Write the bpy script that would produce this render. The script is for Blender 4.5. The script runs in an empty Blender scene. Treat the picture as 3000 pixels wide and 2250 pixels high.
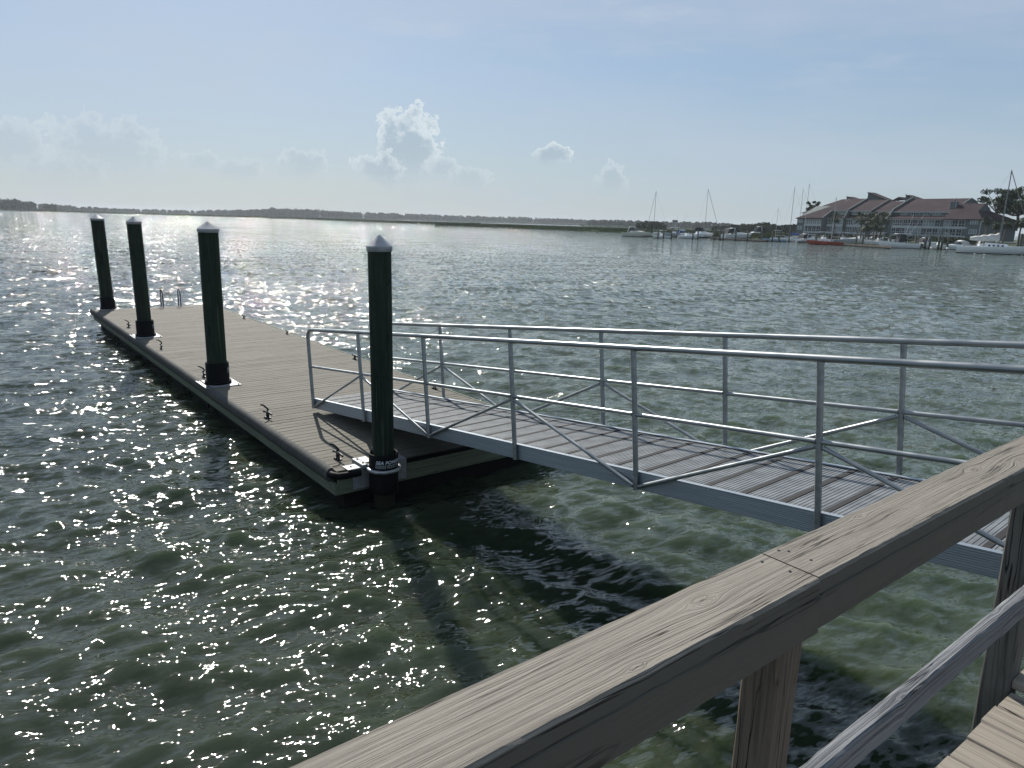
import bpy, bmesh, math, random
import numpy as np
from math import sin, cos, pi, radians, sqrt, atan2, hypot
from mathutils import Matrix, Vector
random.seed(7); rng = np.random.default_rng(7)
scene = bpy.context.scene
COL = scene.collection
EYE = 3.55                      # camera height over the water (water surface z = 0)

# ------------------------------------------------------------------ camera
F_PX, PITCH, ROLL = 2073.3, radians(12.883), radians(1.57)
fwd = Vector((0, cos(PITCH), -sin(PITCH))); up0 = Vector((0, sin(PITCH), cos(PITCH))); rt0 = Vector((1, 0, 0))
CR = cos(ROLL)*rt0 + sin(ROLL)*up0; CU = -sin(ROLL)*rt0 + cos(ROLL)*up0
cam_d = bpy.data.cameras.new('camera'); cam = bpy.data.objects.new('camera', cam_d); COL.objects.link(cam)
cam.matrix_world = Matrix(((CR.x, CU.x, -fwd.x, 0), (CR.y, CU.y, -fwd.y, 0), (CR.z, CU.z, -fwd.z, EYE), (0, 0, 0, 1)))
cam_d.sensor_width = 36; cam_d.lens = F_PX/3000*36; cam_d.clip_start = .05; cam_d.clip_end = 20000
scene.camera = cam

# ------------------------------------------------------------------ node helper
class S:
    """a node socket or number that can be computed with"""
    def __init__(s, nt, v): s.nt, s.v = nt, v
    def _m(s, op, *a, clamp=False):
        n = s.nt.nodes.new('ShaderNodeMath'); n.operation = op; n.use_clamp = clamp
        for i, x in enumerate((s,)+a):
            x = x.v if isinstance(x, S) else x
            if isinstance(x, (int, float)): n.inputs[i].default_value = x
            else: s.nt.links.new(x, n.inputs[i])
        return S(s.nt, n.outputs[0])
    def __add__(s, o): return s._m('ADD', o)
    __radd__ = __add__
    def __sub__(s, o): return s._m('SUBTRACT', o)
    def __rsub__(s, o): return S(s.nt, o)._m('SUBTRACT', s)
    def __mul__(s, o): return s._m('MULTIPLY', o)
    __rmul__ = __mul__
    def __truediv__(s, o): return s._m('DIVIDE', o)
    def __rtruediv__(s, o): return S(s.nt, o)._m('DIVIDE', s)
    def __neg__(s): return s*-1
    def pow(s, o): return s._m('POWER', o)
    def abs(s): return s._m('ABSOLUTE')
    def sin(s): return s._m('SINE')
    def max(s, o): return s._m('MAXIMUM', o)
    def min(s, o): return s._m('MINIMUM', o)
    def clamp(s): return s._m('ADD', 0.0, clamp=True)
    def step(s, a, b):
        n = s.nt.nodes.new('ShaderNodeMapRange'); n.interpolation_type = 'SMOOTHSTEP'
        s.nt.links.new(s.v, n.inputs['Value'])
        lo, hi, t0, t1 = (a, b, 0, 1) if a < b else (b, a, 1, 0)
        n.inputs['From Min'].default_value = lo; n.inputs['From Max'].default_value = hi
        n.inputs['To Min'].default_value = t0; n.inputs['To Max'].default_value = t1
        return S(s.nt, n.outputs[0])
def node(nt, typ, **kw):
    n = nt.nodes.new(typ)
    for k, v in kw.items(): setattr(n, k, v)
    return n
def setin(nt, n, name, v):
    v = v.v if isinstance(v, S) else v
    if isinstance(v, bpy.types.NodeSocket): nt.links.new(v, n.inputs[name])
    else: n.inputs[name].default_value = v
def xyz(nt, vec):
    n = node(nt, 'ShaderNodeSeparateXYZ'); nt.links.new(vec, n.inputs[0]); return [S(nt, o) for o in n.outputs]
def comb(nt, x, y, z):
    n = node(nt, 'ShaderNodeCombineXYZ')
    for i, v in enumerate((x, y, z)): setin(nt, n, i, v)
    return n.outputs[0]
def noise(nt, vec, scale=1, detail=2, rough=.5, col=False, dist=0):
    n = node(nt, 'ShaderNodeTexNoise'); nt.links.new(vec, n.inputs['Vector'])
    n.inputs['Scale'].default_value = scale; n.inputs['Detail'].default_value = detail
    n.inputs['Roughness'].default_value = rough; n.inputs['Distortion'].default_value = dist
    return n.outputs['Color'] if col else S(nt, n.outputs['Fac'])
def mix(nt, f, a, b):
    n = node(nt, 'ShaderNodeMix', data_type='RGBA'); setin(nt, n, 0, f)
    for i, c in ((6, a), (7, b)):
        if isinstance(c, tuple): n.inputs[i].default_value = (*c[:3], 1)
        else: nt.links.new(c.v if isinstance(c, S) else c, n.inputs[i])
    return n.outputs[2]
def vmath(nt, op, a, b=None, scale=None):
    n = node(nt, 'ShaderNodeVectorMath', operation=op)
    for i, v in enumerate((a, b)):
        if v is None: continue
        if isinstance(v, tuple): n.inputs[i].default_value = v
        else: nt.links.new(v.v if isinstance(v, S) else v, n.inputs[i])
    if scale is not None: setin(nt, n, 'Scale', scale)
    return n.outputs[0]

# ------------------------------------------------------------------ sky, sun, exposure
SUN_AZ, SUN_EL = radians(-21.5), radians(38.5)          # azimuth from +Y towards +X
world = bpy.data.worlds.new('World'); scene.world = world; world.use_nodes = True
nt = world.node_tree; nt.nodes.clear()
out = node(nt, 'ShaderNodeOutputWorld'); bg = node(nt, 'ShaderNodeBackground')
sky = node(nt, 'ShaderNodeTexSky', sky_type='NISHITA', sun_disc=False)
sky.sun_elevation = SUN_EL; sky.sun_rotation = SUN_AZ
sky.air_density = 1.0; sky.dust_density = 0.6; sky.ozone_density = 2.0; sky.altitude = 0
tc = node(nt, 'ShaderNodeTexCoord')
dx_, dy_, dz_ = xyz(nt, tc.outputs['Generated'])
az = dx_._m('ARCTAN2', dy_)*(180/pi); el = dz_._m('ARCSINE')*(180/pi)
wv = comb(nt, az, el, 0.0)
veil_n = noise(nt, comb(nt, az*.030+el*.05, el*.15, 3.0), 1, 6, .6)
wisp = noise(nt, comb(nt, az*.10+el*.05, el*.42, 9.0), 1, 6, .62)
# thin high veil of cloud that evens the sky out
base = mix(nt, 0.56, sky.outputs[0], (3.75, 5.1, 6.9))
base = mix(nt, (1.0-(el/11.0).clamp())*0.62, base, (4.8, 5.8, 6.25))
base = mix(nt, (veil_n.step(.36, .70))*.50, base, (5.6, 6.4, 7.6))
base = mix(nt, (wisp.step(.50, .78))*.50*(el.step(5, 16)), base, (6.6, 7.3, 8.0))
# cumulus: (azimuth, elevation, half width, half height, strength)
n1 = noise(nt, wv, .85, 8, .62); n2 = noise(nt, comb(nt, az+31.0, el+7.0, 4.0), 2.6, 4, .6)
def cloud_at(px, py, w, h, st):
    r = CR*((px-1500)/F_PX)-CU*((py-1125)/F_PX)+fwd
    return (math.degrees(atan2(r.x, r.y)), math.degrees(atan2(r.z, hypot(r.x, r.y))), w/36.0, h/37.0, st)
CU_LIST = [cloud_at(*a) for a in ((1195, 440, 112, 138, .95), (1115, 500, 85, 55, .7), (1290, 495, 60, 45, .5), (1375, 525, 75, 45, .35), (1617, 455, 62, 38, .85), (1790, 525, 55, 62, .45),
           (885, 485, 85, 56, .45), (700, 500, 85, 40, .3), (600, 475, 55, 34, .3), (310, 440, 170, 105, .38), (40, 440, 100, 90, .34), (180, 500, 120, 60, .22), 
           (3600, 450, 220, 150, .3), (-500, 430, 260, 160, .4))]
cur = base
for (ca, ce, wa, we, st) in CU_LIST:
    ex = (az-ca)/wa; ey = (el-ce)/we
    env = 1.0-(ex*ex+ey*ey)._m('SQRT')
    v = env+(n1-.5)*1.7+(n2-.5)*.6-.06
    m = v.step(.10, .20)*(ey+1.0).step(.0, 1.1)
    rim = v.step(.10, .17)*v.step(.62, .15)*(ey+ex*.15).step(-.75, .35)*(n2*.9+.55)
    cur = mix(nt, m*(.50*st), cur, (4.0, 5.0, 5.9))
    cur = mix(nt, (rim*(.72*st)).clamp(), cur, (8.6, 9.4, 9.7))
nt.links.new(cur, bg.inputs[0]); bg.inputs[1].default_value = 0.08
nt.links.new(bg.outputs[0], out.inputs[0])
sun_d = bpy.data.lights.new('sun', 'SUN'); sun = bpy.data.objects.new('sun', sun_d); COL.objects.link(sun)
sun_d.energy = 5.0; sun_d.angle = radians(.53); sun_d.color = (1, .955, .88)
sd = Vector((sin(SUN_AZ)*cos(SUN_EL), cos(SUN_AZ)*cos(SUN_EL), sin(SUN_EL)))
sun.rotation_euler = sd.to_track_quat('Z', 'Y').to_euler()
vs = scene.view_settings; vs.view_transform = 'Standard'; vs.look = 'None'; vs.exposure = 0.2; vs.gamma = 1; vs.use_curve_mapping = False
scene.cycles.use_denoising = True; scene.cycles.use_adaptive_sampling = False
scene.cycles.max_bounces = 8; scene.cycles.volume_bounces = 0
scene.cycles.sample_clamp_indirect = 6
scene.cycles.caustics_reflective = False; scene.cycles.caustics_refractive = False

# ------------------------------------------------------------------ measuring: a pixel of the 3000x2250 photograph to a point of the place
def ray(px, py): return CR*((px-1500)/F_PX) - CU*((py-1125)/F_PX) + fwd
def on_water(px, py, z=0.0):
    r = ray(px, py); k = (z-EYE)/r.z; return Vector((r.x*k, r.y*k, z))
def at_dist(px, py, d):
    r = ray(px, py); k = d/hypot(r.x, r.y); return Vector((r.x*k, r.y*k, EYE+r.z*k))

# ------------------------------------------------------------------ materials
MATS = {}
def mat(name, color=(.5, .5, .5), rough=.6, metal=0, spec=.5, vary=0.0, nscale=3, bump=0, fn=None, coat=0):
    if name in MATS: return MATS[name]
    m = bpy.data.materials.new(name); m.use_nodes = True; nt = m.node_tree
    b = nt.nodes['Principled BSDF']; b.inputs['Base Color'].default_value = (*color, 1)
    b.inputs['Roughness'].default_value = rough; b.inputs['Metallic'].default_value = metal
    b.inputs['Specular IOR Level'].default_value = spec; b.inputs['Coat Weight'].default_value = coat
    t = node(nt, 'ShaderNodeTexCoord').outputs['Object']
    if vary or bump:
        n = noise(nt, t, nscale, 5, .6)
        if vary: nt.links.new(mix(nt, n.step(.3, .7), tuple(c*(1-vary) for c in color), tuple(min(1, c*(1+vary)) for c in color)), b.inputs['Base Color'])
        if bump:
            bp = node(nt, 'ShaderNodeBump'); bp.inputs['Strength'].default_value = 1; bp.inputs['Distance'].default_value = bump
            nt.links.new(n.v, bp.inputs['Height']); nt.links.new(bp.outputs[0], b.inputs['Normal'])
    if fn: fn(nt, b, t)
    MATS[name] = m; return m

def wood_fn(light, dark, crack, gfreq=70, knots=(), crack_amt=1, bumpd=.0015, tint=.10, flow=1.0, along=0, side=None):
    """weathered board: long axis = object X (along=0) or Z (along=2); knots bend the grain"""
    def fn(nt, b, t):
        x, y, z = xyz(nt, t)
        oi = node(nt, 'ShaderNodeObjectInfo'); rnd = S(nt, oi.outputs['Random'])
        l, c = (x, y) if along == 0 else (z, x)
        o = z if along == 0 else y
        l = l+rnd*37.0
        psi = c+o*.8
        psi = psi+(noise(nt, comb(nt, l*1.3, psi*7.0, rnd*9.0), 1, 2)-.5)*.030*flow
        kd = None
        for (kl, kc, R) in knots:
            ex = (x-kl)*.42; ey = c-kc; r2 = ex*ex+ey*ey
            psi = psi-ey*(R*R)/(r2+R*R*.35)
            k = (1.0-r2/(R*R*.05)).clamp(); kd = k if kd is None else kd.max(k)
        g1 = noise(nt, comb(nt, l*.55, psi*gfreq, rnd*5.0), 1, 2, .55)
        g2 = noise(nt, comb(nt, l*2.2, psi*gfreq*3.1, 2.0), 1, 3, .6)
        gf = noise(nt, comb(nt, l*55.0, c*420.0, o*420.0), 1, 2, .6)
        ck = noise(nt, comb(nt, l*1.1, psi*gfreq*.55, 7.0+rnd), 1, 3, .5)
        crk = ((ck-.5).abs()).step(.016, .0)*noise(nt, comb(nt, l*1.6, psi*20.0, 1.0), 1, 1).step(.47, .60)*crack_amt
        lines = g1.step(.50, .38)*.50+g2.step(.53, .36)*.60
        big = noise(nt, t, 1.7, 4, .6)
        colr = mix(nt, (lines+(gf-.5)*.5).clamp(), light, dark)
        colr = mix(nt, (big-.5)*1.3*tint+.0 if False else (big.step(.35, .72))*.35, colr, tuple(c_*.72 for c_ in light))
        colr = mix(nt, rnd*tint*2.2, colr, tuple(c_*.55 for c_ in light))
        colr = mix(nt, crk.clamp(), colr, crack)
        if kd is not None: colr = mix(nt, kd*.6, colr, dark)
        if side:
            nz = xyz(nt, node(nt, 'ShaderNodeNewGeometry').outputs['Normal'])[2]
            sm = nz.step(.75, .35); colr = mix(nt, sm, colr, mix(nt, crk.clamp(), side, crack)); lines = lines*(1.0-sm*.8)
        nt.links.new(colr, b.inputs['Base Color'])
        h = (1.0-lines*.7)+(gf-.5)*.35-crk*2.5
        if kd is not None: h = h-kd*1.2
        bp = node(nt, 'ShaderNodeBump'); bp.inputs['Strength'].default_value = 1; bp.inputs['Distance'].default_value = bumpd
        nt.links.new(h.v, bp.inputs['Height']); nt.links.new(bp.outputs[0], b.inputs['Normal'])
    return fn

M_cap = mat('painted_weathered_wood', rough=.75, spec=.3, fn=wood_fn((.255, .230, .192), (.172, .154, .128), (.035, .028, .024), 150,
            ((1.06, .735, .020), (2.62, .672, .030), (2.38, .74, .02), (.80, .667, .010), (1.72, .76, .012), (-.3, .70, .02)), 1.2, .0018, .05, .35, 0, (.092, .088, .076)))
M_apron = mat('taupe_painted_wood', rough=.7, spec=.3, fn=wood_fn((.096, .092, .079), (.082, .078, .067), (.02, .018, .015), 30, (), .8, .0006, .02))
M_rail = mat('grey_weathered_wood', rough=.8, spec=.25, fn=wood_fn((.24, .25, .26), (.08, .08, .088), (.015, .015, .02), 110,
            ((1.9, .66, .012), (2.62, .68, .010)), 1.0, .0028, .08))
M_post = mat('stained_post_wood', rough=.8, spec=.25, fn=wood_fn((.16, .13, .10), (.035, .035, .03), (.01, .01, .01), 42, (), 1, .0016, .1, along=2))
M_post2 = mat('dark_weathered_post', rough=.8, spec=.25, fn=wood_fn((.15, .145, .13), (.04, .042, .04), (.01, .01, .01), 38, (), 1, .0016, .1, along=2))
M_plank = mat('weathered_dock_plank', rough=.8, spec=.3, fn=wood_fn((.165, .152, .120), (.074, .068, .055), (.02, .018, .015), 48, (), .8, .0014, .24))
M_pier = mat('pier_deck_wood', rough=.8, spec=.25, fn=wood_fn((.30, .262, .215), (.20, .172, .14), (.03, .025, .02), 55,
             (), 1, .0016, .08))
M_fascia = mat('green_treated_wood', rough=.75, spec=.3, fn=wood_fn((.15, .17, .115), (.08, .095, .07), (.02, .02, .018), 40, (), .8, .001, .1))
M_pile = mat('green_treated_pile', rough=.8, spec=.2, fn=wood_fn((.027, .041, .027), (.007, .013, .009), (.005, .008, .006), 34, (), .7, .003, .1, along=2))
def pile_extra(m):
    nt = m.node_tree; b = nt.nodes['Principled BSDF']; l = b.inputs['Base Color'].links[0].from_socket
    t = node(nt, 'ShaderNodeTexCoord').outputs['Object']; x, y, z = xyz(nt, t)
    st = noise(nt, comb(nt, x*26.0, y*26.0, z*.9), 1, 4, .6); sp = noise(nt, t, 23, 3, .6); lo = noise(nt, comb(nt, x*9.0, y*9.0, z*2.5), 1, 3)
    c = mix(nt, st.step(.60, .72)*.55, l, (.095, .115, .080))          # dried salt streaks
    c = mix(nt, sp.step(.70, .78)*.5, c, (.20, .21, .19))               # droppings
    c = mix(nt, (z+lo*.5).step(4.05, 3.75), c, (.018, .020, .012))       # wet algae band at the waterline
    nt.links.new(c, b.inputs['Base Color'])
pile_extra(M_pile)
def cap_fn(nt, b, t):
    n = noise(nt, t, 9, 5, .6)
    nt.links.new(mix(nt, n.step(.45, .75), (.34, .35, .37), (.22, .22, .23)), b.inputs['Base Color'])
M_pcap = mat('white_plastic_cap', rough=.45, fn=cap_fn)
M_black = mat('black_plastic', (.005, .005, .006), .6, spec=.12, vary=.3)
M_float = mat('black_float_shell', (.006, .006, .006), .7, spec=.2, vary=.3)
M_galv = mat('galvanised_steel', (.34, .35, .36), .38, metal=.75, vary=.22, nscale=14, bump=.0004)
M_plate = mat('dull_aluminium_plate', (.26, .27, .28), .6, metal=.5, vary=.15, nscale=20)
def alu_fn(nt, b, t):
    x, y, z = xyz(nt, t)
    n = noise(nt, comb(nt, x*2.0, y*30.0, z*30.0), 1, 3)
    n2 = noise(nt, t, 5, 4)
    nt.links.new(mix(nt, (n*.5+n2*.5).step(.35, .65), (.23, .25, .26), (.34, .355, .355)), b.inputs['Base Color'])
    nt.links.new((n2.step(.3, .7)*.18+.30).v, b.inputs['Roughness'])
M_tube = mat('brushed_aluminium_tube', rough=.36, metal=.72, fn=alu_fn)
def string_fn(nt, b, t):
    x, y, z = xyz(nt, t)
    w = (z*2*pi/.016).sin()
    n = noise(nt, comb(nt, x*1.5, y, z*60.0), 1, 4)
    nt.links.new(mix(nt, n.step(.35, .7), (.28, .32, .36), (.36, .395, .43)), b.inputs['Base Color'])
    bp = node(nt, 'ShaderNodeBump'); bp.inputs['Distance'].default_value = .0005
    nt.links.new(w.v, bp.inputs['Height']); nt.links.new(bp.outputs[0], b.inputs['Normal'])
M_string = mat('ribbed_aluminium_channel', rough=.42, metal=.5, fn=string_fn)
M_rib = mat('aluminium_deck_rib', (.185, .195, .20), .45, metal=.3, vary=.25, nscale=6)
M_bar = mat('brown_deck_joint', (.012, .011, .012), .8, vary=.4, nscale=30)
M_white_ink = mat('white_print', (.62, .66, .70), .6)
M_rubber = mat('pale_worn_rubber', rough=.8, spec=.15, fn=wood_fn((.095, .095, .090), (.04, .042, .04), (.02, .02, .02), 40, (), .6, .0006, .03))
M_cleat = mat('dark_cast_iron', (.02, .02, .022), .45, metal=.3)
M_steel = mat('stainless_steel', (.10, .105, .115), .42, metal=.6)

# ------------------------------------------------------------------ mesh builder
class MB:
    def __init__(s): s.v = []; s.f = []; s.smooth = []
    def add(s, verts, faces, smooth=False):
        o = len(s.v); s.v += [tuple(p) for p in verts]; s.f += [tuple(i+o for i in f) for f in faces]; s.smooth += [smooth]*len(faces); return s
    def box(s, x0, x1, y0, y1, z0, z1):
        return s.add([(x0,y0,z0),(x1,y0,z0),(x1,y1,z0),(x0,y1,z0),(x0,y0,z1),(x1,y0,z1),(x1,y1,z1),(x0,y1,z1)],
                     [(0,3,2,1),(4,5,6,7),(0,1,5,4),(1,2,6,5),(2,3,7,6),(3,0,4,7)])
    def quad(s, a, b, c, d): return s.add([a, b, c, d], [(0, 1, 2, 3)])
    def tube(s, pts, r, n=10, cap=True, r2=None):
        pts = [Vector(p) for p in pts]; m = len(pts); rings = []
        t = (pts[1]-pts[0]).normalized(); a = t.orthogonal().normalized()
        for i, p in enumerate(pts):
            t1 = (pts[min(i+1, m-1)]-pts[max(i-1, 0)]).normalized()
            a = (a-t1*a.dot(t1)).normalized(); b = t1.cross(a)
            rr = r if r2 is None else r+(r2-r)*i/(m-1)
            rings.append([p+(a*cos(2*pi*k/n)+b*sin(2*pi*k/n))*rr for k in range(n)])
        vs_ = [q for R in rings for q in R]; fs = []
        for i in range(m-1):
            for k in range(n): fs.append((i*n+k, i*n+(k+1) % n, (i+1)*n+(k+1) % n, (i+1)*n+k))
        s.add(vs_, fs, True)
        if cap: s.add(rings[0], [tuple(reversed(range(n)))]); s.add(rings[-1], [tuple(range(n))])
        return s
    def lathe(s, prof, n=24, cx=0, cy=0, smooth=True, wob=0):
        vs_ = []; fs = []
        for j, (r, z) in enumerate(prof):
            for k in range(n):
                rr = r*(1+wob*sin(3*2*pi*k/n+j*.7)*.5+wob*sin(7*2*pi*k/n+j)*.3)
                vs_.append((cx+rr*cos(2*pi*k/n), cy+rr*sin(2*pi*k/n), z))
        for j in range(len(prof)-1):
            for k in range(n): fs.append((j*n+k, j*n+(k+1) % n, (j+1)*n+(k+1) % n, (j+1)*n+k))
        return s.add(vs_, fs, smooth)
    def build(s, name, m, parent=None, loc=None):
        me = bpy.data.meshes.new(name); me.from_pydata(s.v, [], s.f)
        me.materials.append(m)
        me.polygons.foreach_set('use_smooth', s.smooth); me.update()
        o = bpy.data.objects.new(name, me); COL.objects.link(o)
        if parent is not None: o.parent = parent
        if loc is not None: o.location = loc
        return o
def tag(o, label=None, cat=None, group=None, kind=None):
    if label: o['label'] = label
    if cat: o['category'] = cat
    if group: o['group'] = group
    if kind: o['kind'] = kind
    return o
def empty(name, M=None, **kw):
    o = bpy.data.objects.new(name, None); COL.objects.link(o); o.empty_display_size = .2
    if M is not None: o.matrix_world = M
    return tag(o, **kw)
def copy(o, parent=None, loc=None, rot=None):
    c = o.copy(); COL.objects.link(c); c.parent = parent
    if loc is not None: c.location = loc
    if rot is not None: c.rotation_euler = rot
    return c
def frame(X, Y, Z, o): return Matrix(((X[0], Y[0], Z[0], o[0]), (X[1], Y[1], Z[1], o[1]), (X[2], Y[2], Z[2], o[2]), (0, 0, 0, 1)))
def board_mb(x0, x1, y0, y1, z0, z1, bev=.004, nx=1, jit=0., seed=0):
    """sawn board along X with eased, slightly worn edges"""
    r = random.Random(seed); mb = MB(); rings = []
    prof = [(y0+bev, z0), (y1-bev, z0), (y1, z0+bev), (y1, z1-bev), (y1-bev, z1), (y0+bev, z1), (y0, z1-bev), (y0, z0+bev)]
    for i in range(nx+1):
        x = x0+(x1-x0)*i/nx
        rings.append([(x+(r.uniform(-jit, jit) if i in (0, nx) else 0), a+r.uniform(-jit, jit), b+r.uniform(-jit, jit)*.6) for a, b in prof])
    n = len(prof); vs_ = [p for R in rings for p in R]; fs = []
    for i in range(nx):
        for k in range(n): fs.append((i*n+k, (i+1)*n+k, (i+1)*n+(k+1) % n, i*n+(k+1) % n))
    mb.add(vs_, fs); mb.add(rings[0], [tuple(range(n))]); mb.add(rings[-1], [tuple(reversed(range(n)))])
    return mb

# ================================================================== WATER
def build_water():
    NA = 520; az0, az1 = radians(-78), radians(78)
    rr = [1.0]
    while rr[-1] < 9000: rr.append(rr[-1]*(1.0062 if rr[-1] < 90 else 1.012)+.004)
    rr = np.array(rr); aa = np.linspace(az0, az1, NA)
    R, A = np.meshgrid(rr, aa, indexing='ij'); X = (R*np.sin(A)).ravel(); Y = (R*np.cos(A)-0.6).ravel(); Rf = R.ravel()
    spacing = np.maximum(Rf*(az1-az0)/NA, Rf*.0062)
    Z = np.zeros_like(X); DX = np.zeros_like(X); DY = np.zeros_like(X)
    w = np.random.default_rng(3)
    near = Rf < 700
    for i in range(96):
        lam = .20*(15**(w.random()**1.1))                      # 0.22 .. 5.7 m
        th = radians(w.normal((-34, 24)[i % 5 > 2], 20 if lam > .8 else 32))                      # travel direction about +Y
        k = 2*pi/lam; kx, ky = k*sin(th), k*cos(th)
        amp = .0058*lam**.9*(.6+.8*w.random())*(1 if lam < .5 else (.5/lam)**.62)
        fade = np.clip(1.6-3.2*spacing/lam, 0, 1)*near
        idx = np.nonzero(fade > 0)[0]
        ph = kx*X[idx]+ky*Y[idx]+w.random()*2*pi
        f_ = fade[idx]*amp
        Z[idx] += f_*np.sin(ph); c = np.cos(ph)*f_*.85
        DX[idx] += c*kx/k; DY[idx] += c*ky/k
    X = X+DX; Y = Y+DY
    nr = len(rr); me = bpy.data.meshes.new('water')
    V = np.stack([X, Y, Z], 1)
    i = np.arange((nr-1)*(NA-1)); a = (i//(NA-1))*NA+i % (NA-1)
    Fq = np.stack([a, a+1, a+NA+1, a+NA], 1)[:, ::-1]
    # the rest of the river behind the camera, one coarse fan
    me.vertices.add(len(V)); me.vertices.foreach_set('co', V.ravel())
    me.loops.add(Fq.size); me.loops.foreach_set('vertex_index', Fq.ravel().astype(np.int32))
    me.polygons.add(len(Fq)); me.polygons.foreach_set('loop_start', (np.arange(len(Fq))*4).astype(np.int32))
    me.polygons.foreach_set('use_smooth', np.ones(len(Fq), bool)); me.update(calc_edges=True)
    return me
def water_fn(nt, b, t):
    g = node(nt, 'ShaderNodeNewGeometry'); pos = g.outputs['Position']
    x, y, z = xyz(nt, pos)
    rx = x*.9+y*.42; ry = y*.9-x*.42                           # crests run roughly across the view
    warp = noise(nt, pos, .35, 2, .5)
    sx = x*.88-y*.47; sy = y*.88+x*.47
    v0 = comb(nt, rx*.36, ry*1.0, 0.0); v1 = comb(nt, rx*.36+warp*.6, ry, 3.0)
    u0 = comb(nt, sx*.30, sy*1.0, 8.0); u1 = comb(nt, sx*.28+warp*.6, sy, 6.0); side_w = (x+(warp-.5)*2.0).step(-1.6, 1.8)
    gust = noise(nt, comb(nt, x*.03, y*.06, 0.0), 1, 3, .5).step(.35, .65)
    c0 = mix(nt, side_w, noise(nt, v0, 1.1, 2, .5, col=True), noise(nt, u0, 1.1, 2, .5, col=True))
    cL = noise(nt, v0, .42, 1, .5, col=True)
    c1 = mix(nt, side_w, noise(nt, v1, 4.2, 2, .55, col=True), noise(nt, u1, 4.2, 2, .55, col=True))
    c4 = noise(nt, comb(nt, rx*1.2, ry*.8, 11.0), 2.6, 1, .6, col=True)
    c2 = noise(nt, v1, 15.0, 2, .55, col=True)
    c3 = noise(nt, v1, 42.0, 1, .5, col=True)
    def pert(c, a): return vmath(nt, 'SCALE', vmath(nt, 'MULTIPLY', vmath(nt, 'SUBTRACT', c, (.5, .5, .5)), (1.0, 1.0, 0)), scale=a)
    dist = vmath(nt, 'LENGTH', pos)
    far = S(nt, node(nt, 'ShaderNodeValue').outputs[0])
    r2 = ((x*x+y*y)._m('SQRT')); far = r2.step(8, 60)
    p = vmath(nt, 'ADD', pert(c0, far*.9+.18), vmath(nt, 'ADD', pert(cL, far*.9), vmath(nt, 'ADD', pert(c4, far*3.0+.15), vmath(nt, 'ADD', pert(c1, gust*.3+far*.4+.70), vmath(nt, 'ADD', pert(c2, gust*.6-far*.35+1.15), pert(c3, .30))))))
    n = vmath(nt, 'NORMALIZE', vmath(nt, 'ADD', g.outputs['Normal'], p))
    nt.links.new(n, b.inputs['Normal'])
    b.inputs['Subsurface Weight'].default_value = 1.0; b.inputs['Subsurface Radius'].default_value = (1.2, 1.5, 1.0); b.inputs['Subsurface Scale'].default_value = 1.0
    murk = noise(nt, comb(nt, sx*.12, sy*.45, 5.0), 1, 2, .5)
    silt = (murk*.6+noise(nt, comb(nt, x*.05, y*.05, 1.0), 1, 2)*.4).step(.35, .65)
    out_light = (x*.09+(y-8.0)*.05+(warp-.5)*.5).step(-.55, .45)        # brightness painted into the body colour outward and rightward, plus the right's own green
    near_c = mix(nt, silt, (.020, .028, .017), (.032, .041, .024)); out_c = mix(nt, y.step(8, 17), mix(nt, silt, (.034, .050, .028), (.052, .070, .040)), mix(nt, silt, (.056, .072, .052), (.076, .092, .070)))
    nt.links.new(mix(nt, out_light, near_c, out_c), b.inputs['Base Color'])
    b.inputs['IOR'].default_value = 1.33
    nt.links.new((r2.step(200, 2500)*.06+.055).v, b.inputs['Roughness'])
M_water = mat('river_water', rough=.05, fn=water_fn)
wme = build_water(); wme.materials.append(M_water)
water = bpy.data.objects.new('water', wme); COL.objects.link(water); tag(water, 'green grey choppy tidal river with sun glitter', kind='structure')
mb = MB(); mb.add([(-9000, -9000, -.35), (9000, -9000, -.35), (9000, 1.2, -.35), (-9000, 1.2, -.35)], [(0, 1, 2, 3)])
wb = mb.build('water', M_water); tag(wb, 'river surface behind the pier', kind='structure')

# ================================================================== FLOATING DOCK
DY = radians(-38.498)
dS = Vector((cos(DY), -sin(DY), 0)); dL = Vector((sin(DY), cos(DY), 0)); DZ = EYE-3.05
dock_o = Vector((-2.6009, 8.8391, DZ))
MD = frame(dS, dL, Vector((0, 0, 1)), dock_o)
dock = empty('floating_dock', MD, label='long grey wooden floating dock held by four green pilings', cat='floating dock')
def dock_pt(s_, l_, z=0): return MD @ Vector((s_, l_, z))
DW = 3.53; L0, L1 = -.76, 17.04
y = L0; k = 0; plank_meshes = []
for j in range(4):
    o_ = board_mb(.0, DW-.03, 0, .137, -.036, 0, .004, 1, .0, j); me = o_.build('plank', M_plank, dock); plank_meshes.append(me)
first = True
while y < L1-.1:
    src = plank_meshes[k % 4]
    if k < 4: p = src
    else: p = copy(src, dock)
    p.location = (random.uniform(-.006, .006), y, random.uniform(-.0015, .0015))
    gap = random.choice((.003, .004, .005, .011)); y += .137+gap; k += 1
LE = y-.003
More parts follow.
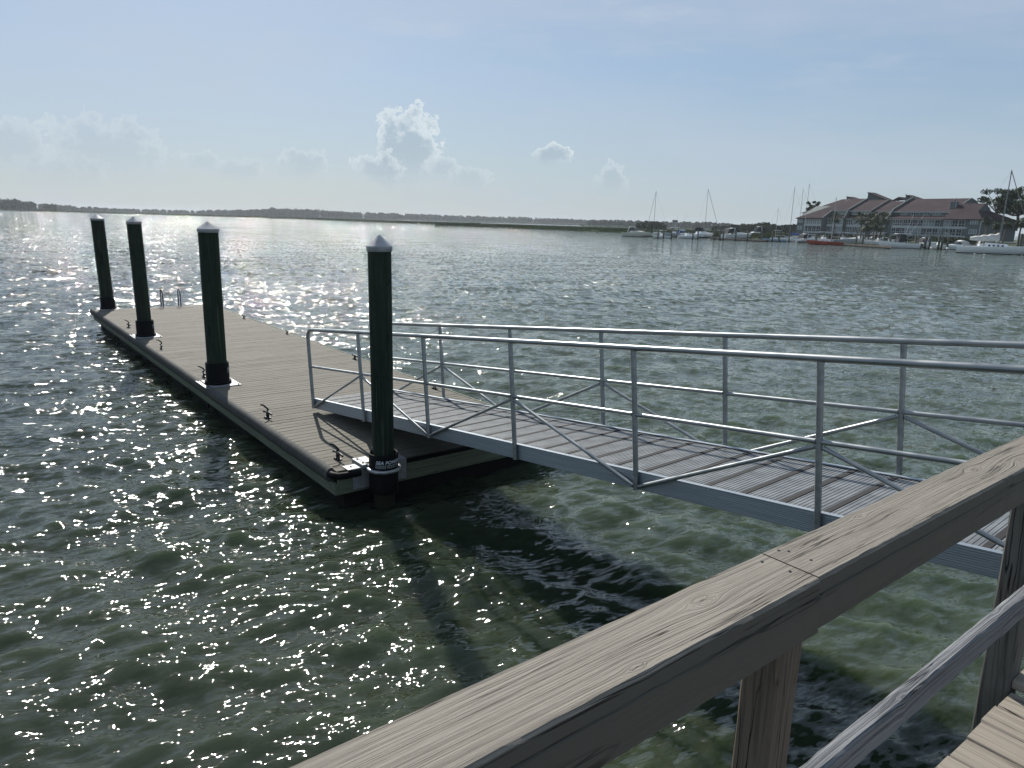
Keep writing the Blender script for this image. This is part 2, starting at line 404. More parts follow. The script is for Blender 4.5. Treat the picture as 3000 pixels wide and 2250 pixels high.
# framing under the planks
m_ = board_mb(0, DW-.0, 0, .04, -.30, -.040, .004, 6, .0015, 3)
for (yy, lab) in ((L0-.042, 1), (LE+.002, 2)):
    o_ = m_.build('fascia_board', M_fascia, dock); o_.location = (0, yy, 0)
    break
m2 = board_mb(0, DW, 0, .04, -.30, -.02, .004, 6, .0015, 4).build('fascia_board', M_fascia, dock); m2.location = (0, LE+.003, 0)
for sx in (-.045, DW-.02):
    top = -.15 if sx < 0 else .003
    q = board_mb(0, (LE-L0)+.08, 0, .042, -.30, top, .004, 24, .002, 5).build('side_board', M_fascia, dock)
    q.rotation_euler = (0, 0, pi/2); q.location = (sx+.042, L0-.04, 0)
mb = MB()
for yy in np.linspace(L0+.3, LE-.3, 13): mb.box(.03, DW-.05, yy, yy+.08, -.28, -.042)
mb.build('joist', M_fascia, dock)
for i_ in range(6):
    a = L0+.04+i_*(LE-L0-.1)/6; bl = (LE-L0-.1)/6-.12
    f_ = MB(); f_.box(.10, DW-.16, a, a+bl, -1.0, -.302); f_.build('float_box', M_float, dock)
# rub rail along the near long side: a D-shaped pale fender over a timber
prof = [(0, -.15), (0, .004), (-.012, .018), (-.040, .020), (-.066, .010), (-.084, -.016), (-.092, -.05), (-.090, -.10), (-.075, -.15)]
mb = MB(); NR = 60; n = len(prof); vs_ = []; r5 = random.Random(5)
for i in range(NR+1):
    yy = -.66+(LE+.22+.66)*i/NR; jj = r5.uniform(-.004, .004)
    vs_ += [(a+jj, yy, b+r5.uniform(-.002, .002)) for a, b in prof]
fs = [(i*n+k, i*n+(k+1) % n, (i+1)*n+(k+1) % n, (i+1)*n+k) for i in range(NR) for k in range(n)]
mb.add(vs_, fs, True); mb.add(vs_[:n], [tuple(reversed(range(n)))]); mb.add(vs_[-n:], [tuple(range(n))])
rr_ = mb.build('rub_rail', M_rubber, dock); rr_['label'] = 'worn grey rounded rub rail'
mb = MB(); mb.tube([(-.05, -.66, -.05), (-.045, -.74, -.05), (.0, -.81, -.05), (.08, -.83, -.05), (.28, -.83, -.05)], .045, 10)
c_ = mb.build('corner_bumper', M_black, dock)
mb = MB(); mb.box(.9, DW, L0-.062, L0-.044, -.06, -.004); mb.build('edge_shade_strip', M_black, dock)  # black strip stands in for the shaded gap under the deck edge
# cleats
def cleat_mb():
    mb = MB(); mb.box(-.03, .03, -.055, .055, 0, .012)
    for s_ in (-.028, .028): mb.tube([(0, s_, .01), (0, s_*.9, .055)], .013, 8)
    mb.tube([(0, -.125, .062), (0, -.07, .070), (0, 0, .066), (0, .07, .070), (0, .125, .062)], .013, 8)
    return mb
cl = cleat_mb().build('cleat', M_cleat, dock)
cs = [(.17, 12.7), (.16, 8.98), (.13, 5.45), (.14, 2.03), (.2, -.36), (3.34, 13.04), (3.38, 9.69), (3.36, 5.65), (3.36, 2.34)]
for i, (a, b) in enumerate(cs):
    c_ = cl if i == 0 else copy(cl, dock)
    c_.location = (a, b, .001); c_.rotation_euler = (0, 0, random.uniform(-.15, .15))
    c_.scale = (1.05, 1.05, 1.3)
# a length of dark rope stands off each near cleat
for (a, b) in cs[:5]:
    mb = MB(); ph = random.uniform(-.3, .3)
    mb.tube([(a, b+.05, .09), (a+.02, b+.02, .13), (a-.01+ph*.03, b+.0, .17), (a-.05, b+.03, .205), (a-.085, b+.05, .215)], .014, 7)
    mb.build('rope_end', M_cleat, dock)
# pile guides: base plate with a black sleeve round each piling
def text_mesh(txt, size, shear=0., space=1.0, bold=0.):
    cu = bpy.data.curves.new('lettering', 'FONT'); cu.body = txt; cu.size = size; cu.shear = shear; cu.space_character = space
    cu.extrude = 0; cu.offset = bold; cu.resolution_u = 4
    o = bpy.data.objects.new('t', cu); COL.objects.link(o)
    dg = bpy.context.evaluated_depsgraph_get(); me = bpy.data.meshes.new_from_object(o.evaluated_get(dg))
    bpy.data.objects.remove(o); bpy.data.curves.remove(cu)
    return me
def wrap_text(name, txt, size, z, R, ang0, parent, cx, cy, **kw):
    me = text_mesh(txt, size, **kw); bm = bmesh.new(); bm.from_mesh(me)
    bmesh.ops.triangulate(bm, faces=bm.faces)
    bmesh.ops.subdivide_edges(bm, edges=[e for e in bm.edges if abs(e.verts[0].co.x-e.verts[1].co.x) > size*.35], cuts=2)
    for v in bm.verts:
        a = ang0+v.co.x/R; z_ = z+v.co.y
        v.co = (cx+R*cos(a), cy+R*sin(a), z_)
    bm.to_mesh(me); bm.free(); me.name = name; me.materials.clear(); me.materials.append(M_white_ink)
    o = bpy.data.objects.new(name, me); COL.objects.link(o); o.parent = parent; return o
def sleeve_mb(R, z0, z1, th=.022):
    return MB().lathe([(R-th, z0), (R, z0), (R+.004, z0+.02), (R, z0+.05), (R, z1-.01), (R-.006, z1), (R-th+.006, z1), (R-th, z1-.01), (R-th, z0)], 36)
cam_local = MD.inverted() @ Vector((0, 0, EYE))
def lettering(parent, cx, cy, R, zt, off):
    a0 = atan2(cam_local.y-cy, cam_local.x-cx)+off
    wrap_text('lettering', 'SEA POWER', .060, zt, R+.0025, a0, parent, 0, 0, shear=.25, space=1.05, bold=.0012)
    wrap_text('lettering', 'MARINE PRODUCTS', .030, zt-.052, R+.0025, a0-.02, parent, 0, 0, space=1.35)
    mb = MB(); nseg = 14; vs_ = []
    for i in range(nseg+1):
        a = a0-.02+i*1.75/nseg; vs_ += [((R+.0025)*cos(a), (R+.0025)*sin(a), zt-.016), ((R+.0025)*cos(a), (R+.0025)*sin(a), zt-.020)]
    mb.add(vs_, [(2*i+1, 2*i+3, 2*i+2, 2*i) for i in range(nseg)]); mb.build('lettering', M_white_ink, parent)
guides = [(.20, 4.78, .202, .41, 0.97), (.24, 10.98, .205, .41, .97), (.40, 17.13, .21, .40, None)]
for (cx, cy, R, h, off) in guides:
    pl = MB(); pl.box(-.31, .31, -.35, .35, .004, .018)
    g = pl.build('pile_guide', M_plate, dock, (cx, cy, 0))
    s_ = sleeve_mb(R, .018, h); s_.lathe([(R+.012, .018), (R+.03, .018), (R+.03, .07), (R, .07)], 36)
    s_.build('sleeve', M_black, g)
    for bx in (-.27, .27):
        for by in (-.31, .31): MB().lathe([(.0, .034), (.014, .034), (.014, .018)], 8, bx, by).build('bolt', M_cleat, g)
    if off is not None: lettering(g, cx, cy, R, .27, off)
P4 = (.54, -.955)
g = MB(); g.box(-.42, -.18, .13, .30, .004, .012); g.box(-.24, -.17, .10, .40, .004, .05); g.box(-.17, -.12, .10, .50, .004, .012); g.box(.24, .40, .13, .36, .004, .012)
g.box(-.17, .0, .28, .50, .004, .010)
g.box(-.36, -.02, .128, .14, -.26, .004); g.box(.16, .40, .128, .14, -.26, .004)
g = g.build('pile_guide', M_plate, dock, (P4[0], P4[1], 0)); g['label'] = 'bolted aluminium bracket holding the near corner piling'
s_ = sleeve_mb(.182, -.30, .205); s_.build('sleeve', M_black, g)
MB().lathe([(.185, -.02), (.212, -.02), (.218, -.01), (.218, .012), (.210, .022), (.185, .022)], 36).build('collar_ring', M_galv, g)
for (bx, by) in ((-.34, .22), (-.2, .33), (-.2, .17), (.33, .27)): MB().lathe([(.0, .062 if bx == -.2 else .022), (.011, .062 if bx == -.2 else .022), (.011, .0)], 8, bx, by).build('bolt', M_cleat, g)
lettering(g, P4[0], P4[1], .182, .10, -.55)

# pilings
def piling(s_, l_, rb, rt, ztop, lean, label, seed):
    """ztop: tip height relative to the eye"""
    base = dock_pt(s_, l_, 0); H_ = EYE+ztop+3.2
    t = Vector((lean[0], lean[1], 1)).normalized(); X_ = Vector((1, 0, 0)); X_ = (X_-t*X_.dot(t)).normalized(); Y_ = t.cross(X_)
    o = base-t*(3.2+DZ)/t.z; M = frame(X_, Y_, t, o); M = M @ Matrix.Rotation(seed*1.3, 4, 'Z')
    e = empty('dock_piling', M, label=label, cat='piling', group='green pilings holding the floating dock')
    zt = H_-.122
    prof = [(rb+(rt-rb)*i/14, zt*i/14) for i in range(15)]
    MB().lathe(prof, 40, wob=.016).build('pole', M_pile, e)
    c = rt+.012
    MB().lathe([(c-.006, zt-.062), (c, zt-.058), (c+.002, zt-.004), (c+.001, zt)], 40).lathe([(c+.001, zt), (c*.5, zt+.064), (.018, zt+.121)], 40).lathe([(.018, zt+.121), (.010, zt+.128), (0, zt+.130)], 40).build('piling_cap', M_pcap, e)
    for a in (0.3, 1.87, 3.44, 5.0):
        MB().tube([((c-.003)*cos(a), (c-.003)*sin(a), zt-.036), ((c+.006)*cos(a), (c+.006)*sin(a), zt-.036)], .006, 6).build('cap_screw', M_cleat, e)
    return e
p1 = piling(.40, 17.13, .178, .184, -.110, (-.0195, -.011), 'farthest green piling, at the left end of the dock beside its outer corner', 1)
piling(.24, 10.98, .162, .160, -.108, (-.013, -.007), 'second farthest green piling, between the dark cleats on the dock edge', 2)
piling(.20, 4.78, .170, .168, -.135, (.0, .0), 'third green piling from the left, its black sleeve on a square plate', 3)
piling(P4[0], P4[1], .122, .138, -.192, (-.005, 0), 'nearest green piling with white cone cap, at the dock corner in front of the gangway', 4)
mb = MB(); mb.box(-.03, .03, 0, .004, 0, .13)
pt = dock_pt(.40, 17.13, 0)
# swim ladder on the outer end
ml = dock_pt(2.24, LE+.02, 0)
lad = empty('swim_ladder', frame(dS, dL, Vector((0, 0, 1)), ml), label='stainless swim ladder with two hoop handrails at the far end of the dock', cat='ladder')
for sx in (-.27, .27):
    pts = [(sx, -.20, 0), (sx, -.20, .42)]+[(sx, -.20+.15*(1-cos(a)), .42+.15*sin(a)) for a in np.linspace(.3, pi-.3, 7)]+[(sx, .10, .42), (sx, .10, -1.1)]
    MB().tube(pts, .019, 8).build('handrail', M_steel, lad)
    MB().box(sx-.04, sx+.04, -.24, -.16, 0, .01).build('foot_plate', M_steel, lad)
for zz in (-.25, -.55, -.85): MB().tube([(-.27, .10, zz), (.27, .10, zz)], .018, 8).build('rung', M_steel, lad)

# ================================================================== GANGWAY
GY, GS = radians(139.387), radians(6.102)
gu = Vector((sin(GY)*cos(GS), cos(GY)*cos(GS), sin(GS))); gs = Vector((-cos(GY), sin(GY), 0)); gn = gu.cross(gs)
g0 = Vector((-3.1559, 10.9237, EYE-2.9902+.004))
gang = empty('gangway', frame(gu, gs, gn, g0), label='sloping aluminium gangway with tube railings leading down to the floating dock', cat='gangway')
SP, HM, HT, HS, GW = 1.6547, .676, 1.26, .148, 1.379
GL = 6*SP
def stringer(y0, sgn, lab):
    mb = MB(); a, b = (y0, y0+.006)
    mb.box(-.02, GL+.1, a, b, 0, HS)
    mb.box(-.02, GL+.1, min(a, a+sgn*.045), max(a, a+sgn*.045), HS+.0005, HS+.007); mb.box(-.02, GL+.1, min(a, a+sgn*.045), max(a, a+sgn*.045), -.007, -.0005)
    return mb.build('stringer', M_string, gang)
stringer(.028, 1, ''); stringer(GW-.034, -1, '')
mb = MB()
for i in range(13): mb.box(i*.8+.2, i*.8+.25, .036, GW-.036, .01, .09)
mb.build('cross_member', M_string, gang)
# deck panels: ribbed extrusions, each with a dark joint bar
PAN = .3309
pm = MB(); pm.box(0, PAN-.045, .04, GW-.04, HS-.035, HS-.0092)
nr = 8
for i in range(nr):
    a = .004+i*(PAN-.052)/nr; pm.box(a+.004, a+.018, .04, GW-.04, HS-.0091, HS-.006)
p0 = pm.build('deck_panel', M_rib, gang)
bm0 = MB(); bm0.box(PAN-.0445, PAN+.0025, .045, GW-.045, HS-.03, HS-.0015); b0 = bm0.build('joint_bar', M_bar, gang)
for i in range(30):
    a = p0 if i == 0 else copy(p0, gang); a.location = (i*PAN+.03, 0, 0)
    a = b0 if i == 0 else copy(b0, gang); a.location = (i*PAN+.03, 0, random.uniform(-.0015, .0015))
mb = MB(); mb.add([(-.42, .08, -.06), (.0, .08, .125), (.0, GW-.08, .125), (-.42, GW-.08, -.06), (-.42, .08, -.068), (.0, .08, .115), (.0, GW-.08, .115), (-.42, GW-.08, -.068)],
   [(0,3,2,1),(4,5,6,7),(0,1,5,4),(1,2,6,5),(2,3,7,6),(3,0,4,7)])
for side, y0 in (('near', -.002), ('far', GW+.002)):
    for i in range(1, 7): MB().tube([(i*SP, y0, -.005), (i*SP, y0, HT-.02)], .0245, 12).build('rail_post', M_tube, gang)
    rr3 = .14
    pts = [(0, y0, 0), (0, y0, HT-rr3)]+[(rr3*(1-cos(a)), y0, HT-rr3+rr3*sin(a)) for a in np.linspace(.25, pi/2, 6)]+[(GL*j/12, y0, HT) for j in range(1, 13)]+[(GL+.8, y0, HT+.0)]
    MB().tube(pts, .0265, 14).build('handrail', M_tube, gang)
    for i in range(6):
        MB().tube([(i*SP+.02, y0, HM), ((i+1)*SP-.02, y0, HM)], .0195, 10).build('mid_rail', M_tube, gang)
        a, b = ((i*SP+.03, y0, .03), ((i+1)*SP-.03, y0, HM-.04)) if i % 2 == 0 else ((i*SP+.03, y0, HM-.04), ((i+1)*SP-.03, y0, .03))
        MB().tube([a, b], .0180, 10).build('brace', M_tube, gang)
    for i in range(0, 7):                                      # weld beads where rails meet posts
        w = MB()
        for dxw in (-.027, .027): w.tube([(i*SP+dxw*.85, y0, HM), (i*SP+dxw, y0, HM)], .0235, 10)
        if i: w.tube([(i*SP, y0, HT-.036), (i*SP, y0, HT-.028)], .0275, 10)
        w.build('weld_bead', M_galv, gang)

# ================================================================== FIXED PIER
PY = radians(51.8); pX = Vector((sin(PY), cos(PY), 0)); pY = Vector((-cos(PY), sin(PY), 0))
PZ = EYE-1.72
pier = empty('pier', frame(pX, pY, Vector((0, 0, 1)), (0, 0, PZ)), label='fixed wooden pier deck in the lower right corner', cat='pier')
pm_ = [board_mb(-2.2, .685+e_, 0, .138, -.038, 0, .005, 10, .0022, 20+j) for j, e_ in enumerate((0, .006, -.004))]
srcs = []; t = -3.0; k = 0
while t < 7.6:
    if k < 3:
        p = pm_[k].build('plank', M_pier, pier); srcs.append(p)
    else: p = copy(srcs[k % 3], pier)
    p.rotation_euler = (0, 0, pi/2); p.location = (t+.138, random.uniform(-.008, .006), random.uniform(-.002, .002)+(.0 if t < 3.03 else .045)); t += .138+.006; k += 1
mb = MB()
for yy in (-1.6, -.4, .6): mb.box(-3, 7.6, yy, yy+.045, -.29, -.04)
mb.build('joist', M_post2, pier)
for xx in (-2.5, .6, 4.1, 7.2):
    for yy in (-1.7, .38): MB().lathe([(.15, -PZ-3), (.14, -.04)], 20, xx, yy).build('support_pile', M_pile, pier)
board_mb(0, .9, 0, .012, -.035, .006, .002, 1, 0, 3).build('edge_board', M_post2, pier).location = (3.03, -.3, .0)
# railing
rail = empty('wooden_railing', frame(pX, pY, Vector((0, 0, 1)), (0, 0, EYE)), label='weathered wooden pier railing with broad taupe top rail in the foreground', cat='railing')
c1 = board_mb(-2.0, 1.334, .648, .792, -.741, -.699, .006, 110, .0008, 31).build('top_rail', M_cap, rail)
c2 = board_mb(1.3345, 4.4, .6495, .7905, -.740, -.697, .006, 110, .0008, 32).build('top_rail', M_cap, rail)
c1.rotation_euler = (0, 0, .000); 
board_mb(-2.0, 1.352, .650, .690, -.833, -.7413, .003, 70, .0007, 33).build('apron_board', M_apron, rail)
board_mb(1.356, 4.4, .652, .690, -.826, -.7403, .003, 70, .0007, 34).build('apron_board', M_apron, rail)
board_mb(-2.0, 4.3, .650, .689, -1.318, -1.229, .006, 120, .0016, 35).build('lower_rail', M_rail, rail)
def post(x, w, m, seed, lean=0, bot=-2.25):
    mb = board_mb(0, 1, 0, 1, 0, 1); o = MB(); r = random.Random(seed); b = .006; rings = []
    N = 16
    prof = [(b, 0), (w-b, 0), (w, b), (w, w-b), (w-b, w), (b, w), (0, w-b), (0, b)]
    for i in range(N+1):
        z_ = bot+(-.742-bot)*i/N
        rings.append([(a+lean*(z_+1.7)+r.uniform(-.001, .001), c+r.uniform(-.001, .001), z_) for a, c in prof])
    vs_ = [p for R in rings for p in R]; n = 8
    o.add(vs_, [(i*n+k, i*n+(k+1) % n, (i+1)*n+(k+1) % n, (i+1)*n+k) for i in range(N) for k in range(n)]); o.add(rings[-1], [tuple(range(n))]); o.add(rings[0], [tuple(reversed(range(n)))])
    q = o.build('post', m, rail); q.location = (x, .6915, 0); return q
for (nx_, ny_) in ((1.375, .772), (1.39, .757), (1.392, .705), (1.31, .705), (1.30, .765), (2.98, .70), (2.985, .745)):
    MB().lathe([(0, .0012), (.0036, .001), (.0042, .0)], 10).build('nail_head', M_cleat, rail, (nx_, ny_, -.6988 if nx_ < 1.334 else -.6968))
post(1.292, .089, M_post, 1); post(3.035, .10, M_post2, 2, -.05); post(-.5, .089, M_post2, 3); post(4.25, .089, M_post2, 4)
MB().tube([(3.03, .75, -1.30), (3.033, .75, -1.30)], .012, 10).build('knot_hole', M_black, rail) if False else None

# ================================================================== FAR SHORE
#@@FAR
HORIZ = lambda px: 609.5+px*.02733
# ---- materials for the far shore
def leaf_fn(a, b_):
    def fn(nt, b, t):
        g = node(nt, 'ShaderNodeNewGeometry'); n = noise(nt, g.outputs['Position'], .22, 4, .6); n2 = noise(nt, g.outputs['Position'], 1.7, 2, .6)
        nt.links.new(mix(nt, (n*.6+n2*.4).step(.38, .62), a, b_), b.inputs['Base Color'])
    return fn
M_far = mat('distant_foliage', rough=.9, spec=.1, fn=leaf_fn((.030, .045, .024), (.055, .070, .038)))
M_leaf = mat('oak_foliage', rough=.8, spec=.2, fn=leaf_fn((.020, .042, .018), (.060, .085, .035)))
M_palm = mat('palm_frond', rough=.7, spec=.3, fn=leaf_fn((.025, .045, .020), (.060, .080, .032)))
M_bark = mat('grey_bark', (.12, .10, .085), .9, vary=.3)
M_grass = mat('marsh_grass', rough=.9, spec=.1, fn=leaf_fn((.070, .095, .038), (.105, .120, .050)))
M_mud = mat('marsh_mud', (.07, .06, .045), .9, vary=.3)
M_hull = mat('white_gelcoat', (.86, .87, .86), .3, vary=.06)
M_cream = mat('cream_gelcoat', (.60, .60, .54), .35, vary=.08)
M_boot = mat('dark_boot_stripe', (.02, .025, .05), .5)
M_redh = mat('red_hull_paint', (.34, .055, .03), .45, vary=.3, nscale=1)
M_blueh = mat('pale_blue_hull', (.30, .40, .52), .4, vary=.1)
M_greyh = mat('grey_hull', (.38, .41, .43), .4, vary=.1)
M_glass = mat('dark_glazing', (.02, .028, .032), .08, spec=.6)
M_canvas_blue = mat('blue_canvas', (.02, .06, .22), .8, vary=.2)
M_canvas_dark = mat('dark_canvas', (.018, .022, .03), .8, vary=.2)
M_canvas_white = mat('white_canvas', (.62, .60, .56), .8, vary=.12, nscale=2)
M_canvas_green = mat('teal_canvas', (.03, .11, .11), .8)
M_mast = mat('mast_aluminium', (.16, .17, .18), .4, metal=.5)
M_wmast = mat('pale_mast', (.45, .46, .46), .4)
M_motor = mat('outboard_cowling', (.02, .02, .024), .35)
M_motorw = mat('white_cowling', (.6, .6, .6), .35)
M_wire = mat('rigging_wire', (.12, .12, .13), .5)
M_mdock = mat('marina_dock_wood', (.13, .115, .095), .85, vary=.35, nscale=1.5)
M_mpile = mat('marina_pile_wood', (.095, .10, .080), .85, vary=.35, nscale=1.2)
M_siding = mat('grey_green_siding', rough=.8, fn=lambda nt, b, t: (lambda X: nt.links.new(mix(nt, ((X[2]*(2*pi/.2)).sin()).step(.80, .98)*.6, mix(nt, noise(nt, t, .5, 3).step(.3, .7), (.105, .130, .125), (.130, .152, .147)), (.06, .07, .07)), b.inputs['Base Color']))(xyz(nt, t)))
M_trim = mat('white_trim', (.43, .46, .455), .6, vary=.1)
M_roof = mat('red_brown_metal_roof', rough=.9, spec=.12, fn=lambda nt, b, t: (lambda X: nt.links.new(mix(nt, ((X[0]*(2*pi/.6)).sin()).step(.9, 1.)*.35, mix(nt, noise(nt, t, .25, 4).step(.3, .7), (.042, .031, .035), (.056, .042, .046)), (.025, .015, .015)), b.inputs['Base Color']))(xyz(nt, t)))
M_screen = mat('dark_porch_screen', (.012, .014, .016), .6, vary=.4, nscale=1)
M_pane = mat('reflective_pane', (.16, .20, .21), .12, spec=.8, vary=.2, nscale=.7)
M_pgreen = mat('green_tinted_pane', (.03, .09, .075), .15, spec=.7)
M_ground = mat('shore_grass', (.028, .042, .018), .95, vary=.35, nscale=.15)

def leaves(mb_v, mb_f, c, rad, n, size, rg, flat=.8):
    u = rg.normal(size=(n, 3)); u /= np.linalg.norm(u, axis=1)[:, None]
    p = np.array(c)+u*(rg.random((n, 1))**.45)*np.array(rad)
    a = rg.normal(size=(n, 3)); a /= np.linalg.norm(a, axis=1)[:, None]; b = np.cross(a, rg.normal(size=(n, 3))); b /= np.linalg.norm(b, axis=1)[:, None]
    s = size*(.5+rg.random((n, 1)))
    q = np.stack([p-a*s, p-b*s*.6, p+a*s, p+b*s*.6], 1).reshape(-1, 3)
    base = sum(len(x) for x in mb_v); mb_v.append(q); mb_f.append(np.arange(4*n).reshape(n, 4)+base)
def mesh_np(name, vs_, fs, m, parent=None, loc=None):
    V = np.concatenate(vs_); Fq = np.concatenate(fs); me = bpy.data.meshes.new(name)
    me.vertices.add(len(V)); me.vertices.foreach_set('co', V.astype(np.float32).ravel()); me.loops.add(Fq.size)
    me.loops.foreach_set('vertex_index', Fq.ravel().astype(np.int32)); me.polygons.add(len(Fq))
    me.polygons.foreach_set('loop_start', (np.arange(len(Fq))*4).astype(np.int32)); me.update(calc_edges=True); me.materials.append(m)
    o = bpy.data.objects.new(name, me); COL.objects.link(o); o.parent = parent
    if loc is not None: o.location = loc
    return o

# ---- marsh banks, far woods
def bank(name, shore, depth, ztop, m, label, blades=6000, seed=0):
    """shore: list of (px, distance) along the water edge; a low raised marsh with a ragged grass edge"""
    rg = np.random.default_rng(seed); pts = []
    for (px, d) in shore:
        r = ray(px, HORIZ(px)); h = hypot(r.x, r.y); pts.append((r.x/h, r.y/h, d))
    P = []
    for i in range(len(pts)-1):
        for t in np.linspace(0, 1, 24, endpoint=False):
            ux = pts[i][0]*(1-t)+pts[i+1][0]*t; uy = pts[i][1]*(1-t)+pts[i+1][1]*t; h = hypot(ux, uy); d = 1/((1-t)/pts[i][2]+t/pts[i+1][2])
            d *= 1+.006*sin(len(P)*.9)+rg.normal()*.003; P.append((ux/h, uy/h, d))
    mb = MB(); n = len(P)
    for (a, b, d) in P:
        for (dd, z) in ((d, -.4), (d+.5, ztop*.55), (d+3, ztop), (d+depth, ztop+.1)): mb.v.append((a*dd, b*dd, z))
    for i in range(n-1):
        for k in range(3): mb.f.append((i*4+k, (i+1)*4+k, (i+1)*4+k+1, i*4+k+1)); mb.smooth.append(False)
    o = mb.build(name, m); tag(o, label, kind='structure')
    vs_, fs = [], []; i = rg.integers(0, n-1, blades); t = rg.random(blades)
    A = np.array(P); ux = A[i, 0]*(1-t)+A[i+1, 0]*t; uy = A[i, 1]*(1-t)+A[i+1, 1]*t; d = A[i, 2]*(1-t)+A[i+1, 2]*t + rg.random(blades)**2*min(depth, 120)
    x, y = ux*d, uy*d; h = .55+rg.random(blades)*.55; w = d*.0006+.1; lx = rg.normal(size=blades)*.2
    z0 = np.where(d > 0, ztop*.6, 0)
    q = np.stack([np.stack([x-uy*w, y+ux*w, z0], 1), np.stack([x+uy*w, y-ux*w, z0], 1), np.stack([x+uy*w*.3+lx, y-ux*w*.3, z0+h+ztop*.3], 1), np.stack([x-uy*w*.3+lx, y+ux*w*.3, z0+h+ztop*.3], 1)], 1).reshape(-1, 3)
    g = mesh_np('marsh_grass', [q], [np.arange(4*blades).reshape(-1, 4)], M_grass); tag(g, 'ragged grass edge on the '+label, kind='stuff')
bank('marsh_bank', [(-1500, 1500), (-400, 1420), (0, 1300), (400, 1180), (700, 1080), (1000, 800), (1200, 640), (1330, 620), (1410, 700)], 420, 1.0, M_grass, 'low dark marsh bank across the river', 9000, 1)
bank('marsh_bank', [(1275, 480), (1400, 455), (1545, 405), (1800, 345), (2000, 310), (2150, 290), (2330, 262)], 260, 1.2, M_grass, 'green marsh point behind the moored boats', 12000, 2)
def woods(pxd, n, hgt, name, label, seed, leaf, per, spread=60, z0=1.0, m=None):
    rg = np.random.default_rng(seed); vs_, fs = [], []
    X = np.array([p[0] for p in pxd], float)
    for i in range(n):
        px = X[0]+(X[-1]-X[0])*rg.random(); d = np.interp(px, X, [p[1] for p in pxd]); hh = np.interp(px, X, [p[2] for p in pxd])*(.72+.36*rg.random())
        d += rg.random()*spread; r = ray(px, HORIZ(px)); h = hypot(r.x, r.y); x, y = r.x/h*d, r.y/h*d
        R = hh*(.34+.25*rg.random())
        leaves(vs_, fs, (x, y, z0+hh-R*.55), (R, R, R*.6), per, leaf, rg); leaves(vs_, fs, (x, y, z0+hh*.35), (R*1.05, R*1.05, hh*.40), int(per*1.1), leaf*1.25, rg)
    o = mesh_np(name, vs_, fs, m or M_far); return tag(o, label, kind='stuff')
woods([(-1300, 1550, 17), (-300, 1500, 19), (0, 1400, 18.5), (80, 1380, 15), (155, 1360, 12)], 230, 18, 'woods', 'dark pine woods on the far left bank', 11, 1.5, 95, 90)
woods([(120, 1900, 14), (200, 1900, 12), (330, 2100, 9), (480, 2300, 11), (560, 2200, 9.5), (640, 2100, 14), (760, 2000, 15)], 190, 12, 'woods', 'hazy tree line beyond the marsh on the left', 12, 2.0, 60, 120)
woods([(700, 1900, 12), (800, 1850, 20), (930, 1900, 20), (1050, 2000, 17), (1150, 2000, 18), (1300, 2100, 17), (1500, 2100, 17), (1650, 2000, 15), (1780, 1900, 13.5)], 420, 16, 'woods', 'wooded shoreline behind the marsh in the middle', 13, 2.1, 60, 150)
woods([(1720, 1300, 9), (1800, 1250, 10.5), (1880, 1200, 9.5), (1950, 1200, 10), (2100, 1150, 10.5), (2250, 1100, 8), (2400, 1100, 8)], 240, 12, 'woods', 'blue green woods beyond the marina marsh', 14, 1.5, 75, 90)
woods([(1862, 520, 3.0), (1885, 500, 5.2), (1930, 500, 5.4), (1955, 510, 3.2)], 26, 12, 'tree_clump', 'rounded brown green clump of trees behind the leftmost mast', 15, .8, 90, 20)
woods([(2090, 560, 3.6), (2140, 520, 4.4), (2200, 470, 5.8), (2230, 450, 6.2), (2300, 430, 4.8), (2345, 400, 5)], 70, 12, 'tree_clump', 'darker trees on the marsh left of the buildings', 16, .7, 110, 40)
bank('far_shore', [(-1500, 1600), (-300, 1540), (155, 1400), (200, 1850), (560, 2150), (760, 1950), (1050, 1900), (1300, 2050), (1650, 1950), (1780, 1850)], 700, 3.6, M_far, 'low dark far shore under the woods', 3000, 5)
bank('far_shore', [(1700, 1240), (1950, 1170), (2250, 1080), (2450, 1080)], 700, 2.2, M_far, 'low far shore under the woods right of the middle', 2000, 6)
# ground under the buildings
Pg = [on_water(2290, 700), on_water(2350, 706), on_water(2600, 716), on_water(2900, 727), on_water(3300, 745)]
mb = MB()
gp = [at_dist(2270, 690, 275), at_dist(2350, 690, 248), at_dist(2600, 690, 231), at_dist(2866, 690, 217), at_dist(3000, 690, 212), at_dist(3600, 690, 190)]
gv = []
for p in gp:
    h = hypot(p.x, p.y); ux, uy = p.x/h, p.y/h
    for (dd, z) in ((0, -.4), (1.0, 1.0), (6, 1.5), (150, 1.9)): gv.append((ux*(h+dd), uy*(h+dd), z))
gf = [(i*4+k, (i+1)*4+k, (i+1)*4+k+1, i*4+k+1) for i in range(len(gp)-1) for k in range(3)]
mb.add(gv, gf); tag(mb.build('shore_bank', M_ground), 'grassy shore bank under the condominium', kind='structure')

